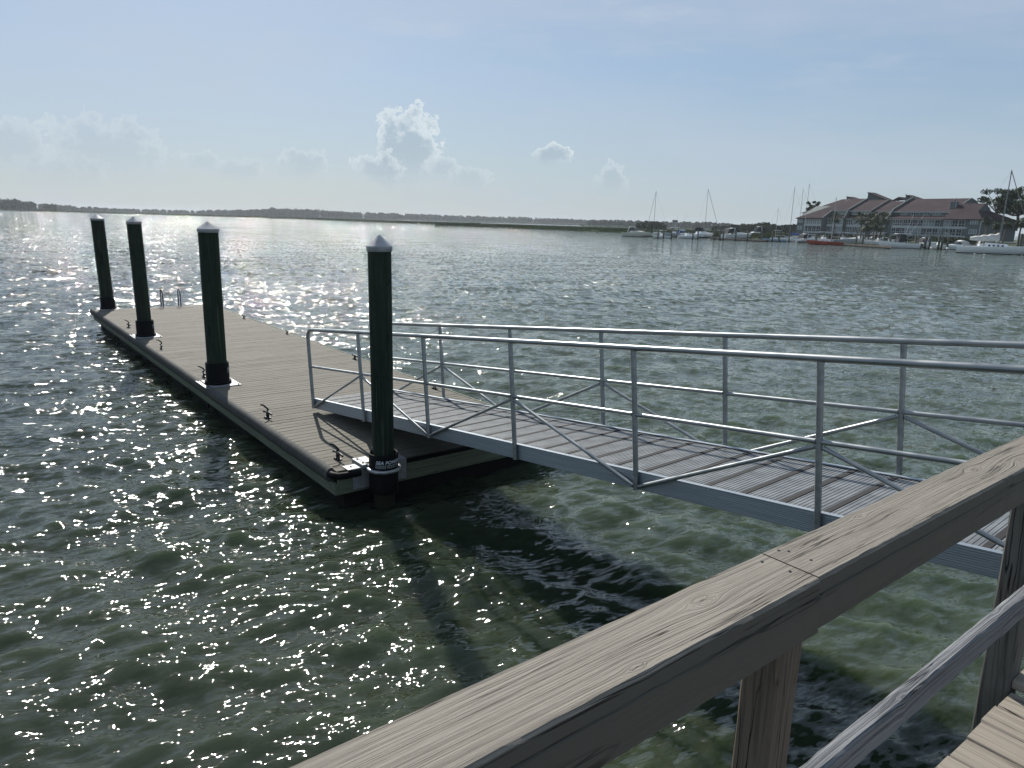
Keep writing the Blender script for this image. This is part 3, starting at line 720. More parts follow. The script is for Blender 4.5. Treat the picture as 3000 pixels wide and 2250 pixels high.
# ---- condominium building
PLx, PLy = 254*sin(radians(21.3)), 254*cos(radians(21.3))
hX = Vector((.5211, -.8535, 0)); hY = Vector((.8535, .5211, 0))
MH = frame(hX, hY, Vector((0, 0, 1)), (PLx, PLy, 0))
house = empty('condominium', MH, label='long grey green waterfront condominium with red brown stepped roofs and screened porches', cat='building')
GB = 1.9
RZ, RY = 13.45, 12.5
def wall(verts, faces, name='wall', m=None): return MB().add(verts, faces).build(name, m or M_siding, house)
def prism(x0, x1, prof, name, m):
    """closed profile in (y, z) swept from x0 to x1"""
    n = len(prof); vs_ = [(x0, a, b) for a, b in prof]+[(x1, a, b) for a, b in prof]
    fs = [(i, (i+1) % n, n+(i+1) % n, n+i) for i in range(n)]+[tuple(reversed(range(n))), tuple(range(n, 2*n))]
    return MB().add(vs_, fs).build(name, m, house)
def opening(x0, x1, z0, z1, y, kind, nm=2, sillsplit=True):
    """white frame standing 4 cm proud of the wall, mullions and recessed pane"""
    t = .13 if kind != 'dark' else .10
    f = MB(); yo = y-.06
    f.box(x0, x1, yo, y-.003, z0, z0+t); f.box(x0, x1, yo, y-.003, z1-t, z1); f.box(x0, x0+t, yo, y-.003, z0+t, z1-t); f.box(x1-t, x1, yo, y-.003, z0+t, z1-t)
    w = (x1-x0)/nm
    for i in range(1, nm): f.box(x0+i*w-t/2, x0+i*w+t/2, yo+.004, y-.003, z0+t, z1-t)
    if sillsplit: f.box(x0+t, x1-t, yo+.008, y-.003, z0+(z1-z0)*.36, z0+(z1-z0)*.36+.10)
    fo = f.build('window', M_trim, house)
    m = {'dark': M_screen, 'glass': M_pane, 'green': M_pgreen, 'mid': M_glass}[kind]
    MB().quad((x0+t*.5, y-.02, z0+t*.5), (x1-t*.5, y-.02, z0+t*.5), (x1-t*.5, y-.02, z1-t*.5), (x0+t*.5, y-.02, z1-t*.5)).build('pane', m, fo)
    return fo
def roof_z(y, y0=4.0, z0=9.95): return z0+(y-y0)*(RZ-z0)/(RY-y0)
TH = .22
sections = [(8.1, 14.1, 2.0, 4.0, .30), (14.1, 21.4, 3.0, 4.6, -.15), (21.4, 28.6, 3.0, 4.6, -.60), (28.9, 45.3, 1.0, 3.6, .0)]
# body: section a (left, two storeys, hipped)
prism(-1.2, 8.05, [(0, GB), (0, 7.4), (9, 11.4), (9, GB)], 'wall', M_siding)
MB().add([(-1.6, -.4, 7.35), (8.2, -.4, 7.35), (8.2, RY, RZ), (9.3, RY, RZ), (-1.6, 25, 7.4), (9.3, RY+.1, RZ), (8.2, -.4, 7.1), (-1.6, -.4, 7.1), (-1.6, 25, 7.1)],
         [(0, 1, 2), (0, 2, 4), (7, 6, 1, 0), (8, 7, 0, 4)]).build('roof', M_roof, house)
for (x0, x1, yf, yu, dz) in sections:
    prism(x0, x1, [(yf, GB), (yf, 7.35), (yu, 7.35), (yu, roof_z(yu)-.24+dz), (RY, RZ-.25+dz), (25, 9.6+dz), (25, GB)], 'wall', M_siding)
    # lower shed roof over the porches, main roof above the third floor
    prism(x0-.05, x1-.05 if x1 < 45 else x1, [(yf-.5, 7.40), (yf-.5, 7.52), (yu+.02, 8.42), (yu+.02, 8.25)], 'roof', M_roof)
    prism(x0-.04, x1-.06, [(yu-.55, roof_z(yu-.55)-.18+dz), (yu-.55, roof_z(yu-.55)+dz), (RY, RZ+dz), (25, 9.9+dz), (25, 9.7+dz), (RY, RZ-.2+dz)], 'roof', M_roof)
    prism(x0-.05, x1-.05, [(yf-.52, 7.28), (yf-.52, 7.385), (yf-.40, 7.385), (yf-.40, 7.28)], 'fascia', M_trim)
    prism(x0-.05, x1-.05, [(yu-.60, roof_z(yu-.6)-.28+dz), (yu-.60, roof_z(yu-.6)-.02+dz), (yu-.56, roof_z(yu-.6)-.02+dz), (yu-.56, roof_z(yu-.6)-.28+dz)], 'fascia', M_trim)
# projecting gable wings between the sections (right faces visible)
for (x, yf, yu) in ((8.05, -.0, 2.2), (14.1, 2.0, 4.2), (28.75, .6, 4.0), (45.35, .9, 3.8)):
    up = {28.75: .62, 14.1: .42, 45.35: .10}.get(x, .38)
    prism(x-.18, x+.10, [(yf-.1, GB), (yf-.1, 7.5), (yu-.5, roof_z(yu-.5)+up if x != 8.05 else 8.6), (RY, RZ+up), (16, RZ-.8), (16, GB)], 'party_wall', M_siding)
for (x,) in ((21.4,), ): prism(x-.12, x+.08, [(2.9, GB), (2.9, 7.5), (4.1, roof_z(4.1)-.05), (RY, RZ-.05), (16, RZ-1), (16, GB)], 'party_wall', M_siding)
# section f (right, lower, dutch gable)
prism(45.4, 54.9, [(0, GB), (0, 7.55), (6, 11.4), (19, 7.5), (19, GB)], 'wall', M_siding) if False else None
MB().add([(45.4, 0, GB), (54.9, 0, GB), (54.9, 19, GB), (45.4, 19, GB), (45.4, 0, 7.6), (54.9, 0, 7.6), (54.9, 19, 7.6), (45.4, 19, 7.6)],
         [(0, 1, 5, 4), (1, 2, 6, 5), (2, 3, 7, 6), (3, 0, 4, 7), (4, 5, 6, 7)]).build('wall', M_siding, house)
ex = 55.3; gx = 52.2
MB().add([(45.3, -.45, 7.5), (ex, -.45, 7.5), (gx, 3.2, 9.8), (gx, 6.6, 11.8), (45.3, 6.6, 11.8), (45.3, 14, 9.5),
          (ex, 19.4, 7.5), (gx, 10.0, 9.8), (45.3, 19.4, 7.5), (45.3, -.45, 7.3), (ex, -.45, 7.3), (ex, 19.4, 7.3)],
         [(0, 1, 2, 3, 4), (1, 6, 7, 2), (3, 7, 6, 8, 4), (9, 10, 1, 0), (10, 11, 6, 1)]).build('roof', M_roof, house)
MB().add([(gx+.02, 3.2, 9.8), (gx+.02, 10.0, 9.8), (gx+.02, 6.6, 11.8)], [(0, 1, 2)]).build('gable_wall', M_siding, house)
MB().tube([(54.97, -.06, GB), (54.97, -.06, 7.4)], .11, 6).build('corner_board', M_trim, house)
# windows: third floor
for (a, b, kind, n_) in ((30.9, 33.2, 'glass', 3), (33.5, 34.8, 'mid', 2), (35.3, 37.8, 'green', 2), (38.0, 39.5, 'green', 2), (40.0, 42.5, 'glass', 3), (42.8, 45.1, 'mid', 2)):
    opening(a, b, 8.45, 9.65, 3.6, kind, n_, False)
for (a, b, kind, n_) in ((9.2, 11.4, 'glass', 3), (11.6, 13.8, 'glass', 3)): opening(a, b, 8.5, 9.7, 4.0, kind, n_, False)
for (a, b, kind, n_) in ((15.0, 17.6, 'glass', 3), (18.0, 20.9, 'glass', 3)): opening(a, b, 8.5, 9.7, 4.6, kind, n_, False)
for (a, b, kind, n_) in ((22.6, 25.2, 'mid', 3), (25.6, 28.3, 'mid', 3)): opening(a, b, 8.5, 9.7, 4.6, kind, n_, False)
# porches, two rows
def row(lst, z0, z1, y):
    for (a, b, kind, n_) in lst:
        if y == 1.0 and (a+b)/2 > 45.4: a = max(a, 45.55); yy = 0
        else: yy = y
        opening(a, b, z0, z1, yy, kind, n_)
def zx(a): return 30.5+(a-90)*.017
row([(zx(a), zx(b), k_, n_) for a, b, k_, n_ in ((100, 255, 'mid', 4), (275, 350, 'mid', 2), (358, 436, 'dark', 2), (440, 515, 'dark', 2), (528, 608, 'dark', 2), (615, 795, 'glass', 4), (805, 886, 'dark', 2), (900, 1085, 'glass', 4), (1103, 1196, 'dark', 2), (1202, 1297, 'dark', 2))], 5.5, 7.25, 1.0)
row([(zx(a), zx(b), k_, n_) for a, b, k_, n_ in ((90, 162, 'dark', 2), (166, 242, 'dark', 2), (262, 320, 'dark', 2), (325, 492, 'glass', 4), (502, 588, 'glass', 2), (598, 682, 'dark', 2), (688, 770, 'dark', 2), (785, 866, 'dark', 2), (875, 1012, 'glass', 3), (1020, 1064, 'mid', 1), (1083, 1176, 'dark', 2), (1184, 1268, 'dark', 2))], 3.15, 5.0, 1.0)
row([(1.7, 3.1, 'glass', 2), (3.2, 4.6, 'glass', 2), (4.7, 6.1, 'glass', 2), (6.2, 7.7, 'glass', 2)], 5.5, 7.2, 0)
row([(1.7, 3.1, 'dark', 2), (3.2, 4.6, 'dark', 2), (4.7, 6.1, 'dark', 2), (6.2, 7.7, 'dark', 2)], 3.15, 5.0, 0)
opening(-.9, .9, 5.9, 7.1, 0, 'glass', 3, False); opening(-.9, .9, 3.7, 4.9, 0, 'glass', 3, False)
row([(8.5, 9.9, 'mid', 3), (10.4, 12.2, 'glass', 3), (12.3, 13.9, 'glass', 3)], 5.5, 7.2, 2)
row([(8.5, 9.9, 'mid', 3), (10.4, 12.0, 'mid', 3), (12.2, 13.9, 'glass', 3)], 3.15, 5.0, 2)
row([(14.6, 16.5, 'mid', 3), (16.8, 18.6, 'glass', 3), (18.8, 21.0, 'dark', 3)], 5.5, 7.2, 3)
row([(14.6, 16.5, 'mid', 3), (16.8, 18.6, 'mid', 3), (18.8, 21.0, 'dark', 3)], 3.15, 5.0, 3)
row([(22.9, 24.3, 'dark', 2), (24.4, 25.8, 'dark', 2), (25.95, 27.3, 'dark', 2), (27.4, 28.5, 'dark', 2)], 5.5, 7.2, 3)
row([(22.9, 24.3, 'dark', 2), (24.4, 25.8, 'dark', 2), (25.95, 27.3, 'dark', 2), (27.4, 28.5, 'dark', 2)], 3.15, 5.0, 3)
opening(52.3, 54.3, 6.2, 7.4, 0, 'glass', 3, False); opening(52.3, 54.3, 3.7, 4.9, 0, 'glass', 3, False)
# white floor bands and porch skirts
for (x0, x1, yf) in ((1.5, 7.9, 0), (8.3, 14.0, 2), (14.3, 21.2, 3), (22.7, 28.6, 3), (30.4, 51.4, 1)):
    if x1 == 51.4:
        wall([(45.41, 1, 0), ], [], 'floor_band', M_trim) if False else None
    for (z0, z1) in ((5.02, 5.48), (2.75, 3.13), (7.22, 7.30)):
        prism(x0, x1 if x1 < 46 else 45.4, [(yf-.035, z0), (yf-.035, z1), (yf-.001, z1), (yf-.001, z0)], 'floor_band', M_trim)
# section f front stands 1 m forward of e; its porch part lines up with e
for (z0, z1) in ((5.02, 5.48), (2.75, 3.13), (7.22, 7.30)): prism(45.5, 51.6, [(-.035, z0), (-.035, z1), (-.001, z1), (-.001, z0)], 'floor_band', M_trim)
# dark undercroft openings
for (x0, x1, yf) in ((1.5, 7.8, 0), (8.6, 13.9, 2), (14.6, 21.0, 3), (23, 28.4, 3), (30.8, 45.2, 1), (45.8, 51.5, 0)):
    prism(x0, x1, [(yf-.02, GB+.05), (yf-.02, 2.70), (yf-.001, 2.70), (yf-.001, GB+.05)], 'undercroft', M_screen)
# chimney box
ch = MB().box(44.0, 45.6, 4.6, 6.0, 10.2, 12.2).build('chimney', M_siding, house)
MB().lathe([(.0, 12.95), (.28, 12.9), (.3, 12.75), (.12, 12.7), (.12, 12.2)], 8, 44.8, 5.3).build('chimney_cowl', M_mast, ch)
for (a, b) in ((44.0, 4.6), (45.6, 4.6)): MB().box(a-.05, a+.05, b-.05, b+.05, 10.2, 12.25).build('corner_board', M_trim, ch)
# rear roofs and clerestories
MB().add([(-9.6, 12, 9.2), (6, 12, 9.2), (6, 24, 14.2), (-2.5, 24, 14.2), (-9.6, 34, 9.2)], [(0, 1, 2, 3), (0, 3, 4)]).build('roof', M_roof, house)
MB().box(-9.0, 6, 12.6, 34, GB, 9.1).build('wall', M_siding, house)
for (x0, x1, y0, z0, z1) in ((3.2, 9.6, 18, 12.9, 14.7), (10.6, 17.8, 18, 13.2, 15.9), (23.2, 28.6, 18, 13.1, 14.9)):
    c_ = MB().add([(x0, y0, z0), (x1, y0, z0), (x0, y0, z1), (x0, y0+4, z0), (x1, y0+4, z0), (x0, y0+4, z1)], [(0, 1, 2), (4, 3, 5), (3, 0, 2, 5)]).build('clerestory', M_siding, house)
    MB().add([(x0-.15, y0-.2, z1+.12), (x1+.3, y0-.2, z0+.02), (x1+.3, y0+4, z0+.02), (x0-.15, y0+4, z1+.12), (x0-.15, y0-.2, z1-.08), (x1+.3, y0-.2, z0-.18)], [(0, 1, 2, 3), (4, 5, 1, 0)]).build('clerestory_roof', M_roof, c_)
MB().add([(18.8, 18, 13.3), (23, 18, 13.3), (21, 18, 14.4), (18.8, 22, 13.3), (23, 22, 13.3), (21, 22, 14.4)], [(0, 1, 2), (0, 2, 5, 3), (1, 4, 5, 2)]).build('clerestory', M_roof, house)
# stairs down from the porches
def stair(x, y, dirx, top=3.0, n=7):
    s_ = MB()
    for i in range(n):
        z = top-(i+1)*(top-GB)/n; s_.box(min(x+dirx*i*.28, x+dirx*(i+1)*.28), max(x+dirx*i*.28, x+dirx*(i+1)*.28), y-1.1, y-.05, z, z+.06)
    for yy in (y-1.14, y-.06): s_.tube([(x, yy, top+.9), (x+dirx*n*.28, yy, GB+.9)], .045, 6); s_.tube([(x, yy, top+.45), (x+dirx*n*.28, yy, GB+.45)], .03, 6); s_.tube([(x, yy, GB), (x, yy, top+.9)], .05, 6)
    s_.build('stairs', M_trim, house)
for (x, y, dx) in ((12.5, 2, -1), (37.6, 1, -1), (42.2, 1, -1), (44.6, 1, -1), (46.6, 0, 1)): stair(x, y, dx, 3.1, 9)

# ---- trees by the building
def oak(c, R, H_, n, seed, label):
    rg = np.random.default_rng(seed); e = empty('oak_tree', Matrix.Translation(c), label=label, cat='tree', group='broadleaf trees beside the condominium')
    t = MB().tube([(0, 0, 0), (.2, .1, H_*.3), (0, .3, H_*.5)], .45, 8, r2=.28); vs_, fs = [], []
    for i in range(26):
        a = rg.random()*2*pi; rr = R*(.15+.85*rg.random()**.6); z = H_*(.5+.45*rg.random())
        p = (rr*cos(a), rr*sin(a), z); t.tube([(0, .2, H_*.42), (p[0]*.5, p[1]*.5, z*.8), p], .16, 6, r2=.05)
        leaves(vs_, fs, p, (R*.27, R*.27, R*.15), n//26, .25, rg)
    t.build('trunk', M_bark, e); mesh_np('crown', vs_, fs, M_leaf, e); return e
oak(at_dist(2912, 676, 250), 5.8, 12.0, 3800, 21, 'spreading dark oak rising behind the right end of the condominium roof')
oak(at_dist(2975, 676, 240), 5.6, 9.6, 3200, 22, 'lower oak behind the sailboat mast at the right picture edge')
oak(at_dist(3040, 680, 232), 6.0, 9.6, 3000, 24, 'oak partly cut off by the right picture edge')
oak(at_dist(2377, 676, 275), 2.6, 10.2, 2200, 23, 'small tree showing above the low left roof of the condominium')
def palm(c, H_, lean, seed, label, R=1.7, nf=34):
    rg = random.Random(seed); e = empty('palm_tree', Matrix.Translation(c), label=label, cat='palm tree', group='cabbage palms in front of the condominium')
    top = (lean[0], lean[1], H_)
    MB().tube([(0, 0, 0), (lean[0]*.3, lean[1]*.3, H_*.4), (lean[0]*.7, lean[1]*.7, H_*.75), top], .19, 8, r2=.14).build('trunk', M_bark, e)
    cr = MB()
    for i in range(nf):
        a = rg.uniform(0, 2*pi); el_ = rg.uniform(-.9, 1.2); L = R*rg.uniform(.8, 1.1); d = Vector((cos(a)*cos(el_), sin(a)*cos(el_), sin(el_)))
        st = Vector(top); side = Vector((-sin(a), cos(a), 0)); k_ = st+d*L*.55
        for j in range(9):                                       # fan of stiff leaflets
            b = (j-4)*.30; dd = (d*cos(b)+side*sin(b)).normalized(); tip = k_+dd*L*.5-Vector((0, 0, .25+.12*abs(j-4))); w = side*.07+Vector((0, 0, .03))
            cr.add([tuple(k_), tuple(k_+dd*L*.25+w), tuple(tip), tuple(k_+dd*L*.25-w)], [(0, 1, 2, 3)])
        cr.add([tuple(st-side*.03), tuple(st+side*.03), tuple(k_+side*.03), tuple(k_-side*.03)], [(0, 1, 2, 3)])
    for i in range(16):                                       # dead hanging skirt
        a = rg.uniform(0, 2*pi); p = Vector(top)+Vector((cos(a)*.35, sin(a)*.35, -.2)); cr.add([tuple(p), tuple(p+Vector((.15, .1, -.3))), tuple(p+Vector((cos(a)*.3, sin(a)*.3, -1.2))), tuple(p+Vector((-.15, .1, -.3)))], [(0, 1, 2, 3)])
    cr.build('crown', M_palm, e); return e
def palm_px(px, ytop, d, lean, seed, label, R=1.7, base=1.7):
    z = at_dist(px, ytop, d).z-R*.7; b = at_dist(px, 690, d); return palm(Vector((b.x, b.y, base)), z-base, lean, seed, label, R)
palm_px(2441, 623, 226, (.1, 0), 1, 'lone palm standing before the left bay of the condominium', 2.0)
palm_px(2522, 622, 222, (-.3, .2), 2, 'leftmost palm of the dense cluster in the middle', 2.3)
palm_px(2545, 626, 218, (.2, .1), 3, 'second palm in the dense middle cluster', 2.3)
palm_px(2558, 621, 221, (.2, .1), 4, 'tallest palm in the dense middle cluster', 2.4)
palm_px(2578, 621, 220, (.4, 0), 5, 'rightmost palm of the dense middle cluster', 2.3)
palm_px(2535, 640, 216, (.1, 0), 6, 'short palm at the foot of the middle cluster', 2.2)
palm_px(2568, 642, 215, (-.1, 0), 7, 'short bushy palm under the right side of the middle cluster', 2.3)
palm_px(2888, 634, 205, (-.2, 0), 8, 'small palm against the blank right end wall', 1.2)
palm_px(2916, 647, 200, (-.2, 0), 9, 'lower of the two palms left of the big sailboat mast', 1.1)
palm_px(2940, 640, 200, (.5, 0), 10, 'yellowish palm directly behind the big sailboat mast', 1.4)
palm_px(2985, 637, 200, (.2, 0), 11, 'palm at the right picture edge under the oaks', 1.5)
woods([(2400, 243, 1.1), (2500, 238, 1.3), (2640, 230, 1.6), (2760, 223, 1.7), (2860, 219, 1.4)], 80, 1, 'shrubs', 'low shrubs along the shore in front of the condominium', 31, .16, 60, 4, 1.2, M_palm)

# ---- boats
def hull_mb(L, B, fb, bowh, z0=-.25, stern=.85, nst=14, rake=.10, vee=.4):
    mb = MB(); rings = []
    for i in range(nst+1):
        t = i/nst; x = -L/2+L*t
        w = B/2*(stern+(1-stern)*min(1, t/.35))*(1 if t < .45 else max(.02, (1-((t-.45)/.55)**2.1)))
        sh = fb+(bowh-fb)*t**1.8
        k = t**3*L*rake; kz = z0+(0 if t < .6 else ((t-.6)/.4)**2*(-z0+sh*.25))
        rings.append([(x-(L*rake*.0), 0, kz), (x+k*.3, w*.62*(1-.25*t), kz+.10), (x+k*.6, w*.88, .15*sh+.05 if t < .9 else kz+.25*sh), (x+k*.9, w, sh*.75), (x+k, w*1.02, sh)])
    for sgn in (1, -1):
        n = 5; vs_ = [(a, b*sgn, c) for R in rings for a, b, c in R]
        fs = [(i*n+k, (i+1)*n+k, (i+1)*n+k+1, i*n+k+1) if sgn < 0 else (i*n+k, i*n+k+1, (i+1)*n+k+1, (i+1)*n+k) for i in range(nst) for k in range(n-1)]
        mb.add(vs_, fs, True)
    R = rings[0]; mb.add([(a, b, c) for a, b, c in R]+[(a, -b, c) for a, b, c in reversed(R)], [tuple(range(10))])
    dv = [(R[-1][0], R[-1][1], R[-1][2]-.03) for R in rings]+[(R[-1][0], -R[-1][1], R[-1][2]-.03) for R in rings]; m = nst+1
    mb.add(dv, [(i, i+1, m+i+1, m+i) for i in range(nst)])
    return mb, rings
def stripe_mb(rings, za, zb, off=.012):
    mb = MB()
    for sgn in (1, -1):
        vs_ = []
        for R in rings:
            def at(z):
                for p, q in zip(R, R[1:]):
                    if p[2] <= z <= q[2]: f = (z-p[2])/(q[2]-p[2]+1e-6); return (p[0]+(q[0]-p[0])*f, (p[1]+(q[1]-p[1])*f+off)*sgn, z)
                q = R[0] if z < R[0][2] else R[-1]; return (q[0], (q[1]+off)*sgn, z)
            vs_ += [at(za), at(zb)]
        n = len(rings); mb.add(vs_, [(2*i, 2*i+2, 2*i+3, 2*i+1) for i in range(n-1)])
    return mb
def outboard(e, x, y, m, s=1.0):
    o = MB(); o.tube([(x-.25*s, y, .95*s), (x-.28*s, y, .62*s)], .17*s, 8, r2=.2*s); o.box(x-.52*s, x-.10*s, y-.17*s, y+.17*s, .62*s, .95*s); o.box(x-.34*s, x-.2*s, y-.06*s, y+.06*s, -.3, .62*s); o.build('outboard_motor', m, e)
def place(px0, px1, py, bow, label, cat, group, skew=0, name='boat', dz=0):
    """px0..px1 extent, py waterline row; returns empty and the boat's length"""
    c = on_water((px0+px1)/2, py); d = hypot(c.x, c.y); fdepth = c.dot(fwd)+EYE*-fwd.z*-1 if False else (Vector((c.x, c.y, -EYE))).dot(fwd)
    L = (px1-px0)*fdepth/F_PX/max(.3, cos(skew)); ux, uy = c.x/d, c.y/d
    right = Vector((uy, -ux, 0)); X = right*bow; a = atan2(X.y, X.x)+skew*(1)
    M = Matrix.Translation((c.x, c.y, 0)) @ Matrix.Rotation(a, 4, 'Z')
    return empty(name, M, label=label, cat=cat, group=group), L
GP = 'pleasure boats moored in the marina'
def cruiser(px0, px1, py, bow, label, hm=None, canvas=None, skew=0, hi=1.0, arch=True):
    e, L = place(px0, px1, py, bow, label, 'motorboat', GP, skew, 'cabin_cruiser'); B = L*.31; fb = L*.12; bh = L*.165
    mb, R = hull_mb(L, B, fb, bh); mb.build('hull', hm or M_hull, e); stripe_mb(R, -.05, .10).build('boot_stripe', M_boot, e)
    stripe_mb(R, fb*.70, fb*.78).build('hull_stripe', M_greyh, e)
    c = MB(); zc = fb*1.0; hc = L*.058*hi
    c.add([(-.15*L, -B*.40, zc), (.38*L, -B*.12, bh*.95), (.38*L, B*.12, bh*.95), (-.15*L, B*.40, zc), (-.12*L, -B*.34, zc+hc), (.14*L, -B*.26, zc+hc*1.05), (.14*L, B*.26, zc+hc*1.05), (-.12*L, B*.34, zc+hc)],
          [(0, 1, 5, 4), (1, 2, 6, 5), (2, 3, 7, 6), (3, 0, 4, 7), (4, 5, 6, 7)]); c.build('cabin', hm or M_hull, e)
    w = MB(); z1 = zc+hc; zt = z1+L*.092*hi
    w.add([(.10*L, -B*.25, z1+.01), (.10*L, B*.25, z1+.01), (-.02*L, B*.30, zt), (-.02*L, -B*.30, zt), (-.18*L, -B*.36, z1+.01), (-.16*L, -B*.33, zt-.02), (-.18*L, B*.36, z1+.01), (-.16*L, B*.33, zt-.02)], [(0, 1, 2, 3), (0, 3, 5, 4), (1, 6, 7, 2)])
    w.build('windshield', M_glass, e)
    if arch:
        a = MB(); a.tube([(-.22*L, -B*.42, zc), (-.15*L, -B*.38, zt+.25), (-.15*L, B*.38, zt+.25), (-.22*L, B*.42, zc)], .09, 6); a.build('radar_arch', hm or M_hull, e)
    if canvas:
        k = MB(); k.add([(-.02*L, -B*.33, zt+.05), (-.02*L, B*.33, zt+.05), (-.2*L, B*.36, zt+.28), (-.2*L, -B*.36, zt+.28), (-.36*L, B*.36, zt-.1), (-.36*L, -B*.36, zt-.1), (-.42*L, B*.38, zc+.2), (-.42*L, -B*.38, zc+.2)], [(0, 1, 2, 3), (3, 2, 4, 5), (5, 4, 6, 7)])
        k.add([(-.02*L, -B*.33, zt), (-.2*L, -B*.36, zt+.28), (-.36*L, -B*.36, zt-.1), (-.42*L, -B*.38, zc+.2), (-.1*L, -B*.36, z1)], [(0, 1, 2, 3, 4)]); k.add([(-.02*L, B*.33, zt), (-.2*L, B*.36, zt+.28), (-.36*L, B*.36, zt-.1), (-.42*L, B*.38, zc+.2), (-.1*L, B*.36, z1)], [(0, 1, 2, 3, 4)])
        k.build('canvas_top', canvas, e)
    MB().tube([(.45*L, 0, bh+.5), (.3*L, B*.24, bh+.42), (.05*L, B*.42, zc+.45)], .03, 5).tube([(.45*L, 0, bh+.5), (.3*L, -B*.24, bh+.42), (.05*L, -B*.42, zc+.45)], .03, 5).build('bow_rail', M_steel, e)
    return e
def center_console(px0, px1, py, bow, label, hm=None, top=None, motor=None, nm=2, skew=0, rods=0, tower=False, curtain=False, hs=1.0):
    e, L = place(px0, px1, py, bow, label, 'motorboat', GP, skew, 'fishing_boat'); B = L*.30; fb = L*.125*hs; bh = L*.185*hs
    mb, R = hull_mb(L*.94, B, fb, bh); mb.build('hull', hm or M_hull, e); stripe_mb(R, -.05, .08).build('boot_stripe', M_boot, e)
    MB().box(-.10*L, .05*L, -B*.18, B*.18, fb-.03, fb+.75).build('console', M_hull, e)
    MB().add([(.05*L, -B*.16, fb+.75), (.05*L, B*.16, fb+.75), (0, B*.16, fb+1.25), (0, -B*.16, fb+1.25)], [(0, 1, 2, 3)]).build('windshield', M_glass, e)
    zt = fb+1.95*min(1.1, L/7)
    if top:
        t = MB()
        for a in (-.16*L, .06*L):
            for b in (-B*.22, B*.22): t.tube([(a, b, fb), (a*.9, b*1.1, zt)], .035, 6)
        t.build('top_frame', M_wmast, e); MB().box(-.22*L, .12*L, -B*.36, B*.36, zt, zt+.10).build('hard_top', top, e)
        if curtain: MB().box(-.09*L, .07*L, -B*.24, B*.24, fb+.2, zt-.05).build('canvas_curtain', M_canvas_dark, e)
    if tower:
        t = MB()
        for a in (-.12*L, .04*L):
            for b in (-B*.2, B*.2): t.tube([(a, b, zt), (a*.5, b*.6, zt+2.0)], .035, 5)
        t.build('tower_frame', M_wmast, e); MB().box(-.12*L, .06*L, -B*.2, B*.2, zt+2.0, zt+2.5).build('tower_station', M_canvas_dark, e)
    for i in range(nm): outboard(e, -L*.47, (i-(nm-1)/2)*.62, motor or M_motor, min(1.25, L/6.5))
    for i in range(rods): MB().tube([(-.15*L, (i-.5)*B*.7, zt), (-.15*L-2.2+i*.1, (i-.5)*B*1.9, zt+4.6)], .025, 4).build('outrigger', M_wmast, e)
    return e
